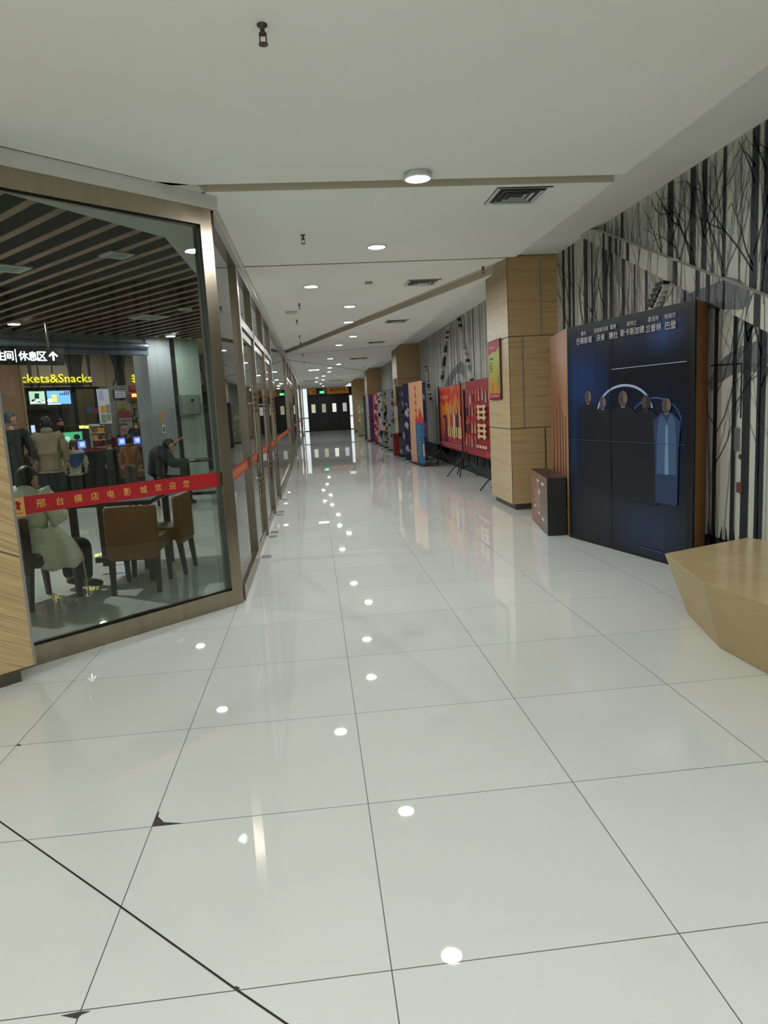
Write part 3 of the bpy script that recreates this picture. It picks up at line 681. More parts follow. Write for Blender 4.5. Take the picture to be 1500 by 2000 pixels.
board('framed_notice', 'black framed notice at the top of the grey pillar', 'notice', 222, 246, 761, 779, 11.55, M_pap, .03, fN, 'sheet', M_black)
board('paper_notice', 'yellow paper notice in the middle of the grey pillar', 'notice', 229, 246, 786, 799, 11.57, mat('paper_yellow', '#9a8c4e', .6), .01, fN, 'sheet')
def fR(c, s0, s1, z0, z1):
    w, h = s1-s0, z1-z0; c.rect(s0, s1, z0+.7*h, z1, mat('notice_red', '#7e2226', .6)); c.rect(s0+.15*w, s0+.85*w, z0+.56*h, z0+.6*h, M_grille); c.rect(s0+.3*w, s0+.7*w, z0+.4*h, z0+.43*h, M_grille)
board('standing_notice', 'grey poster with red top low on the grey pillar', 'notice', 231, 256, 803, 848, 11.54, mat('notice_grey', '#8b8886', .6), .03, fR, 'sheet')
t_ = board('led_sign', 'orange red lit ticker sign over the side room', 'sign', 256, 283, 766, 778, 11.5, mat('led_back', '#8e1d14', .4, 0, .5), .05, lambda c, a, b_, z0, z1: [c.rect(a+(.05+.115*i)*(b_-a), a+(.135+.115*i)*(b_-a), z0+.25*(z1-z0), z0+.75*(z1-z0), mat('led_orange', '#ffa552', .4, 0, 5)) for i in (0, 1, 2, 4, 5, 6, 7)], 'display')
b = MB(); s0, _ = lob(256, 800, 12); s1, _ = lob(292, 800, 12)
t = thing('side_room_panel', 'dim yellow wall of the side room beyond the counter', 'wall panel', (*LP((s0+s1)/2, 12), 1)); b.obox(LP(s0, 12.0), E1, E2, s1-s0+.6, .08, 0, 2.2, mat('room_yellow', '#837b4a', .7)); b.build('panel', t)
board('red_fascia', 'dark red fascia strip above the ticker sign', 'panel', 254, 286, 752, 762, 11.6, mat('fascia_red', '#8c2a2f', .5, 0, .15), .05)
board('wall_picture', 'small framed teal picture in the yellow side room', 'picture', 262, 277, 797, 828, 11.8, mat('pic_teal', '#4d6f6c', .5), .03, None, 'print', M_black)
board('dark_poster', 'dark blue poster beside the steel corner post', 'poster', 395, 412, 793, 900, 8.6, mat('poster_navy', '#1a2236', .5), .05, None, 'print', mat('poster_edge', '#7a4a2c', .6))
board('red_notice', 'small red notice above the counter till', 'notice', 182, 191, 797, 808, 11.6, mat('notice_crimson', '#8b1f28', .5, 0, .1), .02, None, 'sheet')
board('blue_notice', 'small blue notice left of the red one', 'notice', 169, 180, 796, 806, 11.6, mat('notice_blue', '#23477c', .5), .02, None, 'sheet')
# strip lights and warm wall behind counter
b = MB(); s0, z1 = lob(150, 760, 12.0); s1, z0 = lob(192, 835, 12.0); b.obox(LP(s0, 12.02), E1, E2, s1-s0, .05, z0, z1, mat('olive_wall', '#4f4322', .7)); structure(b, 'trim_4')
# counter
t = thing('ticket_counter', 'long dark counter with red top where people queue', 'counter', (*LP(4, 9.9), 0))
M_cred = mat('counter_red', '#6a1a1f', .35)
s0, _ = lob(60, 880, 9.6); s1, _ = lob(296, 868, 9.6)
b = MB(); b.obox(LP(s0, 9.65), E1, E2, s1-s0, .55, 0, .88, M_blackg); b.build('body', t)
b = MB(); b.obox(LP(s0-.05, 9.6), E1, E2, s1-s0+.1, .65, .88, .93, M_cred); b.build('countertop', t)
b = MB(); b.obox(LP(s0, 9.6), E1, E2, s1-s0, .05, .90, .91, M_pw); b.build('edge_strip', t)
M_tab = mat('tablet_screen', '#5a7cf0', .3, 0, 1.1); M_tabw = mat('tablet_white', '#b8c6ff', .3, 0, 1.3)
def tablet(px, py, label):
    s_, z_ = lob(px, py, 9.8)
    t = thing('order_tablet', label, 'tablet', (*LP(s_, 9.8), .93), 0, 'order tablets on the counter')
    w = .085
    b = MB(); b.obox(LP(s_-w-.06, 9.82), E1, E2, 2*w+.12, .16, .93, 1.14, M_cred); b.build('housing', t)
    c = plane_canvas(9.82); c.rect(s_-w-.02, s_+w+.02, .945, 1.135, M_black); c.layer(); c.rect(s_-w, s_+w, .96, 1.12, M_tab); c.layer(); c.rect(s_-w*.5, s_+w*.7, 1.0, 1.09, M_tabw); c.build('display', t)
tablet(160, 862, 'lit blue order tablet beside the child in the white jacket')
tablet(238, 856, 'lit blue order tablet right of the brown jacket')
tablet(268, 854, 'rightmost lit blue order tablet on the counter')
s_, _ = lob(147, 850, 10.0)
t = thing('green_monitor', 'green lit monitor on the counter above the child', 'monitor', (*LP(s_, 10.1), .93))
b = MB(); b.obox(LP(s_-.22, 10.1), E1, E2, .44, .05, 1.07, 1.33, M_black); b.obox(LP(s_-.03, 10.12), E1, E2, .06, .05, .93, 1.1, M_black); b.build('casing', t)
c = plane_canvas(10.1); c.rect(s_-.2, s_+.2, 1.09, 1.31, mat('mon_green', '#4fae86', .3, 0, .9)); c.layer(); c.oval(s_+.08, 1.2, .07, .06, M_drk); c.oval(s_-.12, 1.18, .06, .05, M_scrA); c.build('display', t)
s0, _ = lob(125, 840, 10.3); s1, _ = lob(186, 840, 10.3)
t = thing('food_warmer', 'glass fronted food warmer with two yellow lamps on the counter', 'display case', (*LP((s0+s1)/2, 10.3), .93))
b = MB(); b.obox(LP(s0, 10.25), E1, E2, s1-s0, .35, .93, 1.0, M_steel_d); b.obox(LP(s0, 10.25), E1, E2, s1-s0, .35, 1.42, 1.46, M_steel_d); b.obox(LP(s0, 10.5), E1, E2, s1-s0, .05, 1.0, 1.42, M_black)
for s_ in (s0, s1-.03, s0+.26): b.obox(LP(s_, 10.25), E1, E2, .03, .03, 1.0, 1.42, M_steel_d)
b.build('casing', t)
c = plane_canvas(10.24); 
for px in (160, 171):
    s_, z_ = lob(px, 834, 10.24); c.rect(s_-.055, s_+.055, z_-.03, z_+.03, mat('warm_yellow', '#f0e36a', .4, 0, 2.5))
c.build('lamp_panel', t)
s_, _ = lob(194, 850, 9.9)
t = thing('snack_rack', 'narrow white rack of snack packs on the counter', 'rack', (*LP(s_, 9.9), .93))
b = MB(); b.obox(LP(s_-.12, 10.05), E1, E2, .24, .03, .93, 1.45, M_pw)
for z in (.95, 1.1, 1.25, 1.40): b.obox(LP(s_-.12, 9.85), E1, E2, .24, .2, z, z+.015, M_pw)
b.build('frame', t)
b = MB(); rnd = random.Random(2)
for z in (.965, 1.115, 1.265):
    for k in range(3): b.obox(LP(s_-.11+k*.075, 9.87), E1, E2, .065, .1, z, z+.1, rnd.choice((M_cred, M_orange, M_kraft)))
b.build('snack_pack', t, kind='stuff')

# chairs and tables in the lobby
M_leath = mottled('brown_leather', '#8a6039', '#7a532f', 6, .45); M_leathd = mat('dark_leather', '#3b2d24', .45); M_leg = mat('chair_leg', '#211a17', .45)
def chair(loc, rz, label, m=M_leath, hgt=.76):
    t = thing('dining_chair', label, 'chair', (loc[0], loc[1], 0), rz, 'low backed upholstered chairs in the lobby')
    b = MB(); b.box(-.22, .22, -.21, .25, .34, .46, m, .03); b.build('seat', t, local=True)
    b = MB(); b.box(-.22, .22, -.27, -.19, .30, hgt, m, .02); b.build('backrest', t, local=True)
    for x in (-.19, .19):
        for y, yy in ((-.225, -.26), (.21, .23)):
            b = MB(); q = lambda cx, cy, z, h: [(cx-h, cy-h, z), (cx+h, cy-h, z), (cx+h, cy+h, z), (cx-h, cy+h, z)]
            b.loft(q(x, yy, 0, .017), q(x, y, .35, .025), M_leg); b.build('leg', t, local=True)
    return t
def a2(dx, dy): return math.atan2(-dx, dy)
chair((-1.72, 4.66), 0, 'brown chair with its back to the glass, nearest the pane')
chair((-1.66, 5.24), a2(-1, 0.08), 'brown chair at the right end of the near table, seen side on')
chair((-2.50, 4.37), a2(.5, .86), 'dark chair the person in the white puffer coat sits on', M_leathd)
cs, _ = lob(330, 950, 5.6)
chA = on_z(333, 962, 0)
chair((-2.95, 10.3), a2(.8, .45), 'dark chair under the person in the black coat', M_leathd)
q = LP(*[lob(262, 880, 8.9)[0], 8.9]); chair((q[0], q[1]), PI+.8, 'brown chair standing by the counter right of the children', M_leath, .82)
def table(loc, w, d, label, cloth=None):
    t = thing('dining_table', label, 'table', (loc[0], loc[1], 0))
    b = MB(); b.box(-w/2, w/2, -d/2, d/2, .72, .75, mat('table_top', '#2b2220', .25), .01); b.build('tabletop', t, local=True)
    for x in (-w/2+.07, w/2-.07):
        for y in (-d/2+.07, d/2-.07): b = MB(); b.box(x-.03, x+.03, y-.03, y+.03, 0, .72, M_leg, .005); b.build('leg', t, local=True)
    b = MB(); b.box(-w/2+.1, w/2-.1, -.03, .03, .12, .17, M_leg); b.build('stretcher', t, local=True)
    return t
table((-2.02, 5.32), .80, .95, 'dark table behind the red band where the puffer coat person sits')
b = MB(); b.box(-2.40, -1.64, 4.86, 5.78, .7515, .757, mottled('cloth_purple', '#6a6a86', '#3b3a4d', 14, .5)); o = b.build('tablecloth'); tag(o, 'purplish patterned cloth on the near dark table', 'tablecloth')
table((-2.03, 10.9), .9, .7, 'dark table beside the steel post where the black coat person leans')

# ---------------------------------------------------------------- people
def skin_grow(J, E, sub=1):
    me = bpy.data.meshes.new('sk'); me.from_pydata([tuple(j[0]) for j in J], E, [])
    o = bpy.data.objects.new('sk', me); COL.objects.link(o)
    o.modifiers.new('s', 'SKIN').use_smooth_shade = True
    sv = me.skin_vertices[0].data
    for i, j in enumerate(J): sv[i].radius = j[1] if isinstance(j[1], tuple) else (j[1], j[1]); sv[i].use_root = (i == 0)
    u = o.modifiers.new('u', 'SUBSURF'); u.levels = sub; u.render_levels = sub
    bpy.context.view_layer.update()
    m2 = bpy.data.meshes.new_from_object(o.evaluated_get(bpy.context.evaluated_depsgraph_get()))
    vs = [tuple(v.co) for v in m2.vertices]; fs = [list(p.vertices) for p in m2.polygons]
    bpy.data.objects.remove(o); bpy.data.meshes.remove(me); bpy.data.meshes.remove(m2); return vs, fs
def chain(b, pts, m, sub=1):
    vs, fs = skin_grow(pts, [(i, i+1) for i in range(len(pts)-1)], sub); b.add(vs, fs, m)
def hand(b, w, d, n, k, m=M_skin, curl=.5):
    """palm from the wrist w along d, back of hand n; five fingers"""
    w = Vector(w); d = Vector(d).normalized(); n = Vector(n); n = (n-d*n.dot(d)).normalized(); s = d.cross(n)
    chain(b, [(w-d*.02*k, .022*k), (w+d*.04*k, (.036*k, .018*k)), (w+d*.085*k, (.036*k, .015*k))], m)
    for i, l in enumerate((.066, .078, .072, .056)):
        p = w+d*.085*k+s*(.03-.02*i)*k; a = (d-n*curl*.6).normalized(); c_ = (d-n*curl*1.6).normalized()
        chain(b, [(p-d*.02*k, .010*k), (p+d*.012*k, .0095*k), (p+d*.012*k+a*l*.5*k, .0085*k), (p+d*.012*k+a*l*.5*k+c_*l*.5*k, .0075*k)], m)
    p = w+d*.025*k+s*.032*k; t1 = (d*.5+s*.8-n*.3).normalized(); chain(b, [(p-s*.015*k, .012*k), (p+t1*.03*k, .011*k), (p+t1*.03*k+(d*.8+s*.2-n*.3).normalized()*.03*k, .0085*k)], m)
def head(b, c, k, face):
    """head with nose, ears, eyes, mouth; face = unit direction looked at"""
    c = Vector(c); f = Vector(face).normalized(); up = Vector((0, 0, 1)); up = (up-f*up.dot(f)).normalized(); s = f.cross(up)
    h = MB(); h.ball((0, 0, 0), (.074, .092, .112), M_skin, 20, 14); h.ball((0, .055, -.055), (.048, .04, .055), M_skin, 14, 9)
    h.loft([(-.014, .085, -.03), (.014, .085, -.03), (.006, .088, .02), (-.006, .088, .02)], [(-.010, .112, -.032), (.010, .112, -.032), (.003, .094, .018), (-.003, .094, .018)], M_skin)
    for x in (-.078, .078): h.ball((x, -.005, -.01), (.010, .018, .030), M_skin, 10, 7)
    for x in (-.030, .030): h.ball((x, .082, .012), (.013, .010, .007), mat('eye', '#2b2320', .2), 8, 6); h.ball((x, .084, .034), (.018, .007, .004), M_hair, 8, 5)
    h.ball((0, .091, -.060), (.022, .006, .005), mat('lips', '#8f5a50', .5), 10, 5)
    b_m = Matrix((s, f, up)).transposed()
    for fi, mi in zip(h.f, h.mi): pass
    off = len(b.v)
    for i, mm in enumerate(h.mats):
        fs = [f_ for f_, mi in zip(h.f, h.mi) if mi == i]; used = sorted({v for f_ in fs for v in f_}); ix = {v: j for j, v in enumerate(used)}
        b.add([c+b_m@(Vector(h.v[v])*k) for v in used], [[ix[v] for v in f_] for f_ in fs], mm)
    return b_m
def hair(t, c, k, R, m=M_hair, long=False):
    c = Vector(c); b = MB(); nu, nv = 20, 12; vs = []; fs = []
    for j in range(nv+1):
        for i in range(nu):
            th = PI*j/nv; ph = 2*PI*i/nu; x, y, z = math.sin(th)*math.cos(ph), math.sin(th)*math.sin(ph), math.cos(th)
            r = 1.0
            if y > .45 and z < .45: r = .86
            zz = z*(1.25 if (long and z < 0) else 1)
            vs.append(c+R@(Vector((x*.084*r, y*.100*r-.006, zz*.118*r+.012))*k))
    for j in range(nv):
        for i in range(nu):
            z = math.cos(PI*(j+.5)/nv); y = math.sin(PI*(j+.5)/nv)*math.sin(2*PI*(i+.5)/nu)
            if z < (-.75 if y < .1 else .35): continue
            fs.append([j*nu+i, (j+1)*nu+i, (j+1)*nu+(i+1) % nu, j*nu+(i+1) % nu])
    b.add(vs, fs, m); return b.build('hair', t, True)
def loc2w(L, rz): 
    c, s = math.cos(rz), math.sin(rz)
    return lambda p: Vector((L[0]+c*p[0]-s*p[1], L[1]+s*p[0]+c*p[1], L[2]+p[2]))
def person(L, rz, H, label, group=None, coat='#111111', trousers='#14161a', puff=0, pose='stand', hood=False, hairm=M_hair, head_turn=0, shoes='#181818', coat_len=.46, lean=0., coatmat=None, hem=None, bare=False):
    T = loc2w((L[0], L[1], L[2] if len(L) > 2 else 0), rz); k = H/1.7
    t = thing('person', label, 'person', (L[0], L[1], L[2] if len(L) > 2 else 0), 0, group)
    mc = coatmat or mat('coat_'+coat, coat, .75); mt = mat('trousers_'+trousers, trousers, .8); ms = mat('shoes_'+shoes, shoes, .5)
    if pose == 'stand':
        P = {'pel': (0, 0, .53), 'sp': (0, lean*.3, .62), 'ch': (0, lean*.8, .74), 'nk': (0, lean*1.2, .835), 'hd': (0, lean*1.6+.01, .925)}
        hips = [(s*.052, 0, .50) for s in (-1, 1)]; kn = [(s*.056, .012, .28) for s in (-1, 1)]; an = [(s*.058, -.005, .045) for s in (-1, 1)]; toe = [(s*.066, .09, .02) for s in (-1, 1)]
        sh = [(s*.112, lean, .80) for s in (-1, 1)]; el = [(s*.165, .0+lean, .63) for s in (-1, 1)]; wr = [(s*.15, .10+lean, .52) for s in (-1, 1)]
    else:
        z0 = .27
        P = {'pel': (0, 0, z0), 'sp': (0, .02+lean*.3, z0+.10), 'ch': (0, .04+lean*.8, z0+.22), 'nk': (0, .05+lean*1.25, z0+.315), 'hd': (0, .075+lean*1.6, z0+.40)}
        hips = [(s*.055, .03, z0) for s in (-1, 1)]; kn = [(s*.075, .27, z0+.0) for s in (-1, 1)]; an = [(s*.07, .26, .05) for s in (-1, 1)]; toe = [(s*.075, .35, .02) for s in (-1, 1)]
        sh = [(s*.105, .045+lean, z0+.285) for s in (-1, 1)]; el = [(s*.135, .13+lean, z0+.14) for s in (-1, 1)]; wr = [(s*.06, .25+lean, z0+.18) for s in (-1, 1)]
    if isinstance(pose, dict):
        for kk, v in pose.items():
            if kk in P: P[kk] = v
            elif kk == 'el': el = v
            elif kk == 'wr': wr = v
            elif kk == 'kn': kn = v
            elif kk == 'an': an = v
            elif kk == 'toe': toe = v
    W = lambda p: T((p[0]*H, p[1]*H, p[2]*H))
    J = []; E = []
    def add(p, r, par=None):
        J.append((W(p), r if not isinstance(r, tuple) else r)); 
        if par is not None: E.append((par, len(J)-1))
        return len(J)-1
    pe = add(P['pel'], (.085*k, .075*k)); sp = add(P['sp'], (.08*k, .07*k), pe); ch = add(P['ch'], (.095*k, .075*k), sp); nk = add(P['nk'], .045*k, ch); hb = add(tuple((a*.6+c_*.4) for a, c_ in zip(P['nk'], P['hd'])), .044*k, nk)
    for i in range(2):
        h = add(hips[i], .07*k, pe); n_ = add(kn[i], .048*k, h); a_ = add(an[i], .032*k, n_); add(toe[i], .028*k, a_)
        s_ = add(sh[i], .047*k, ch); e_ = add(el[i], .035*k, s_); add(wr[i], .024*k, e_)
    b = MB(); vs, fs = skin_grow(J, E); b.add(vs, fs, M_skin)
    face = T((math.sin(head_turn), math.cos(head_turn), -.15-(.45 if lean > .03 else 0)))-T((0, 0, 0)); hc = W(P['hd'])
    R = head(b, hc, k, face)
    for i in range(2):
        d = (W(wr[i])-W(el[i])).normalized(); hand(b, W(wr[i]), d, Vector((0, 0, 1)) if abs(d.z) < .8 else T((0, 1, 0))-T((0, 0, 0)), k)
    b.build('body', t, True)
    # coat
    p_ = puff*k; J, E = [], []
    hemz = P['pel'][2]-(.53-coat_len) if pose == 'stand' else P['pel'][2]
    a0 = add(P['pel'], (.115*k+p_, .10*k+p_)); a1 = add(P['sp'], (.115*k+p_, .10*k+p_), a0); a2_ = add(P['ch'], (.125*k+p_, .10*k+p_), a1); a3 = add(tuple(x*.75+y*.25 for x, y in zip(P['nk'], P['ch'])), .072*k+p_*.3, a2_)
    if pose == 'stand': add((0, 0, hemz), (.12*k+p_, .10*k+p_), a0)
    for i in range(2):
        s_ = add(sh[i], .064*k+p_*.6, a2_); e_ = add(el[i], .055*k+p_*.6, s_); add(tuple(x*.9+y*.1 for x, y in zip(wr[i], el[i])), .040*k+p_*.3, e_)
    b = MB(); vs, fs = skin_grow(J, E, 2)
    if puff:                                   # quilting
        o0 = W((0, 0, 0)).z; vs2 = []
        for v in vs:
            q = Vector(v); cz = W(P['ch']); f_ = 1-.10*abs(math.sin((q.z-o0)/(.075*k)*PI*.5))**6
            vs2.append((cz.x+(q.x-cz.x)*f_, cz.y+(q.y-cz.y)*f_, q.z))
        vs = vs2
    b.add(vs, fs, mc); cobj = b.build('coat', t, True)
    if hood:
        b = MB(); n0 = W(P['nk']); bk = T((0, -1, 0))-T((0, 0, 0))
        chain(b, [(n0+bk*.02*k+V(.0, 0, .02)+(T((1, 0, 0))-T((0, 0, 0)))*x*k, r*k) for x, r in ((-.10, .045), (-.05, .07), (0, .085), (.05, .07), (.10, .045))], mc, 2); b.build('hood', cobj, True)
    # trousers
    J, E = [], []
    pe = add(P['pel'], (.09*k, .082*k))
    for i in range(2):
        h = add(hips[i], .078*k, pe); n_ = add(kn[i], .06*k, h); add((an[i][0], an[i][1], an[i][2]+.01), .05*k, n_)
    b = MB(); vs, fs = skin_grow(J, E, 2); b.add(vs, fs, mt); b.build('trousers', t, True)
    for i in range(2):
        b = MB(); a = W(an[i]); e = W(toe[i]); a.z = max(a.z, .04*k+T((0, 0, 0)).z); chain(b, [(a+(a-e).normalized()*.02*k, .036*k), (a*.5+e*.5, .04*k), (e, (.042*k, .03*k))], ms, 2); b.build('shoe', t, True)
    hair(t, hc, k, R, hairm)
    return t, W
az = lambda dx, dy: math.atan2(-dx, dy)
M_beige = mottled('coat_beige', '#8b7a60', '#7d6d55', 14, .8); M_brownc = mottled('coat_brown', '#8a5a2c', '#7a4e25', 14, .8); M_cream = mottled('coat_cream', '#a9a690', '#96937c', 10, .8)
M_puffw = mottled('coat_white', '#f3f1e6', '#dedccd', 9, .75, 0, .9, (1, 1, 2.6))
person((-4.50, 10.45), az(-.35, .94), 1.63, 'person in a beige puffer jacket seen from behind at the queue', coatmat=M_beige, puff=.065, hood=True, trousers='#121419')
person((-4.93, 10.15), az(-.05, 1), 1.74, 'tall person in a long black coat beside the left wood column', coat='#0f0f11', coat_len=.33, hairm=mat('hair_grey', '#3f4645', .6), head_turn=.9, puff=.035)
cl = person((-4.62, 12.0), az(-.3, .95), 1.19, 'child in a cream jacket with a blue hood panel at the counter', coatmat=M_cream, puff=.05, hood=False, trousers='#101014')
t, W = cl; b = MB(); q0 = W((0, -.085, .79))
bk = W((0, -1, 0))-W((0, 0, 0)); bk.normalize(); sd = W((1, 0, 0))-W((0, 0, 0)); sd.normalize()
vs = []; n = 12
for i in range(n+1):
    u = -1+2*i/n; c0 = W((0, -.10, 0)); w = .21
    x = sd*u*w; back = bk*(.13*math.sqrt(max(0, 1-u*u*.8))+.035); base = W((0, 0, 0))
    vs.append(base+x+back+V(0, 0, .93)); vs.append(base+x*.9+back*1.08+V(0, 0, .90-.22*math.cos(u*PI/2)-.02))
b.add(vs, [[2*i, 2*i+2, 2*i+3, 2*i+1] for i in range(n)], mat('hood_blue', '#1f3563', .7)); b.build('hood_panel', t, True)
person((-3.72, 12.45), az(-.2, .97), 1.18, 'child in a brown jacket and jeans leaning on the counter', coatmat=M_brownc, puff=.04, hood=True, trousers='#232c3b', lean=.03)
person((-4.22, 12.95), az(.1, .97), 1.16, 'child in dark clothes left of the brown jacket', coat='#15161c', puff=.02, trousers='#141821')
for i, (px, d, H, lab) in enumerate(((243, 10.75, 1.45, 'dark haired attendant low behind the tablets'), (268, 11.0, 1.6, 'person in black in front of the yellow side room'), (284, 11.2, 1.55, 'person in dark brown at the right end of the counter'), (120, 11.4, 1.62, 'attendant in dark uniform behind the food warmer'))):
    s_, _ = lob(px, 850, d); q = LP(s_, d); person((q[0], q[1]), az(*(-E2)) if i != 1 else az(.5, .8), H, lab, coat=('#171518', '#121214', '#2b1f19', '#1a1a20')[i], trousers='#141416')
# seated person in black coat, hand raised, forearm on the table
ps = dict(pel=(0, 0, .28), sp=(0, .02, .375), ch=(0, .05, .475), nk=(0, .09, .555), hd=(0, .15, .60), el=[(-.15, .14, .54), (.15, .15, .42)], wr=[(-.06, .25, .63), (.08, .32, .44)])
t, W = person((-2.80, 10.40), az(.85, .42), 1.72, 'person in a black coat bent over the table with one hand raised', coat='#17191c', pose=ps, puff=.075, trousers='#101113', coat_len=.3)
# seated foreground person in a cream white puffer coat, phone in hand
ps = dict(pel=(0, 0, .285), sp=(0, .005, .375), ch=(0, .0, .47), nk=(0, .015, .55), hd=(-.02, .04, .622), el=[(-.17, .04, .41), (.13, .09, .41)], wr=[(-.15, .13, .50), (-.055, .15, .505)])
t, W = person((-2.52, 4.34), az(.5, .86), 1.66, 'seated person in a cream white puffer coat looking at a phone', pose=ps, coatmat=M_puffw, puff=.045, hood=True, trousers='#16181b', shoes='#3a3a38')
b = MB()                                       # coat skirt hanging over the chair side, with hem
T = loc2w((-2.52, 4.34, 0), az(.5, .86)); rows = []; rnd = random.Random(3)
n = 18
for r_, (z, hw, yb, yf) in enumerate(((.66, .19, -.14, .17), (.56, .235, -.16, .27), (.47, .265, -.17, .34), (.38, .275, -.15, .40), (.33, .27, -.12, .41))):
    row = []
    for i in range(n+1):
        a = -PI*.5+PI*i/n                       # right side from the back round to the front
        x = hw*math.cos(a)**.6 if math.cos(a) > 0 else 0; y = (yb+yf)/2+(yf-yb)/2*math.sin(a)
        row.append(T((x*(1+.04*math.sin(i*1.9+r_*2)), y, z+.015*math.sin(i*1.3+r_)-(.05*math.sin(PI*i/n) if r_ > 2 else 0))))
    rows.append(row)
vs = sum(rows, []); b.add(vs, [[r_*(n+1)+i, (r_+1)*(n+1)+i, (r_+1)*(n+1)+i+1, r_*(n+1)+i+1] for r_ in range(4) for i in range(n)], M_puffw)
o = b.build('coat_skirt', t, True); sm = o.modifiers.new('solid', 'SOLIDIFY'); sm.thickness = .03; sb = o.modifiers.new('sub', 'SUBSURF'); sb.levels = 1; sb.render_levels = 2
b = MB(); p = T((.27, .27, .36)); b.path([p, p+V(.01, 0, -.18), p+V(.02, -.01, -.33)], .006, mat('cord', '#b9b6a4', .6), 6); b.tube(p+V(.02, -.01, -.33), p+V(.022, -.01, -.35), .008, M_black, 6); b.build('coat_cord', t)
t2 = thing('phone', 'smartphone with lit screen held by the person in the puffer coat', 'phone', tuple(W((-.108, .20, .545))))
b = MB(); q = W((-.108, .20, .545)); f = W((0, 1, 0))-W((0, 0, 0)); f.normalize(); s = W((1, 0, 0))-W((0, 0, 0)); s.normalize(); up = (V(0, 0, 1)*.7-f*.7).normalized(); nn = s.cross(up)*-1
def slab(b, c, s, up, nn, w, h, th, m):
    A = [c+s*a*w+up*e*h for a, e in ((-1, -1), (1, -1), (1, 1), (-1, 1))]; b.loft([p-nn*th for p in A], [p+nn*th for p in A], m)
slab(b, q, s, up, nn, .037, .075, .004, M_black); b.build('casing', t2)
b = MB(); g_ = nn if nn.z > 0 else -nn
slab(b, q+g_*.0045, s, up, nn, .034, .07, .0006, M_scrW); b.build('display', t2)
s_, z_ = lob(65, 838, 9.0); t2 = thing('phone', 'small lit phone held up left of the beige puffer jacket', 'phone', (*LP(s_, 9.0), z_))
b = MB(); b.obox(LP(s_-.045, 9.0), E1, E2, .09, .01, z_-.08, z_+.08, M_black); b.build('casing', t2)
c = plane_canvas(9.0); c.rect(s_-.035, s_+.035, z_-.07, z_+.07, M_tabw); c.build('display', t2)

# ---------------------------------------------------------------- film display, cube, bench
DA = np.array([2.535, 5.47]); DB = np.array([2.925, 3.72]); DC = np.array([3.15, 3.92]); DD = np.array([3.15, 6.5]); DE = np.array([2.72, 6.54]); DH = 2.18
t = thing('film_display', 'large dark blue film display standing against the tree mural', 'display stand', (2.8, 5, 0))
b = MB(); n = 5; pts = [DA, DB, DC, DD, DE]
b.prism([tuple(p) for p in pts], 0, DH, M_kraft); b.build('carcass', t)
U = (DB-DA)/np.linalg.norm(DB-DA); N = np.array([U[1], -U[0]]); N = -N if N[0] > 0 else N; LW = float(np.linalg.norm(DB-DA))
def glow_mat(name, base, glows, streak=None, rough=.3):
    m = mat(name, base, rough); g = G(m); sep = g.n('ShaderNodeSeparateXYZ'); g.put(sep.inputs[0], g.uv()); col = lin(base); acc = None
    for (u, w, su, sw, c_, k) in glows:
        e = g.m('ADD', g.m('POWER', g.m('DIVIDE', g.m('SUBTRACT', sep.outputs[0], u), su), 2.), g.m('POWER', g.m('DIVIDE', g.m('SUBTRACT', sep.outputs[1], w), sw), 2.))
        e = g.m('MULTIPLY', g.m('EXPONENT', g.m('MULTIPLY', e, -1.)), k)
        if streak:
            st = g.noise(g.mapping(g.uv(), (streak, .15, 1)), 1.0, 2, .5); e = g.m('MULTIPLY', e, g.m('ADD', .15, g.m('MULTIPLY', st, 1.3)))
        acc = g.mix(e, acc if acc is not None else col, lin(c_))
    g.put(g.b.inputs['Base Color'], acc); return m
M_blue = glow_mat('poster_blue', '#090c12', [(.22, 1.62, .26, .36, '#27457f', .75), (.50, 1.55, .2, .3, '#203b70', .55), (.12, .95, .10, .35, '#1d3560', .7), (.90, 1.95, .4, .18, '#15284c', .5), (1.45, 1.98, .22, .14, '#25447c', .8), (1.0, 1.25, .5, .25, '#12244a', .5), (1.25, .25, .42, .28, '#2c456b', .6), (.5, .35, .5, .3, '#1c2436', .8), (1.5, 1.0, .25, .5, '#16294b', .6)], 13)
M_blk2 = mat('poster_black', '#0b0d12', .35); M_figd = mat('poster_coat', '#11151f', .4); M_figs = mat('poster_skin', '#6d5d55', .5); M_figb = mat('poster_pale_robe', '#3c5878', .5); M_beam = mat('poster_glint', '#9fb6cf', .4); M_txt = mat('poster_type', '#b9b4b0', .5); M_figb2 = mat('poster_robe_dim', '#1f3557', .5)
c = Canvas((*DA, 0), (*U, 0), (0, 0, 1), (*N, 0), .0006)
def dp(px, py): q = on_v(px, py, DA, DB); return float((q[:2]-DA)@U), float(q[2])
c.rect(0.0, LW, .0, DH, M_blk2); c.layer(); c.rect(.012, LW-.07, .03, DH-.05, M_blue); c.layer()
hu, hz_ = dp(1218, 795); c.arc(hu, 1.32, .40, .022, M_beam, .12, PI-.12, 40, .25); c.layer()
c.arc(hu+.42, 1.22, .33, .012, mat('poster_ring2', '#2f5e8d', .4), -.5, PI-.6, 30, .22); c.layer()
M_shade = mat('poster_umbra', '#453b38', .5)
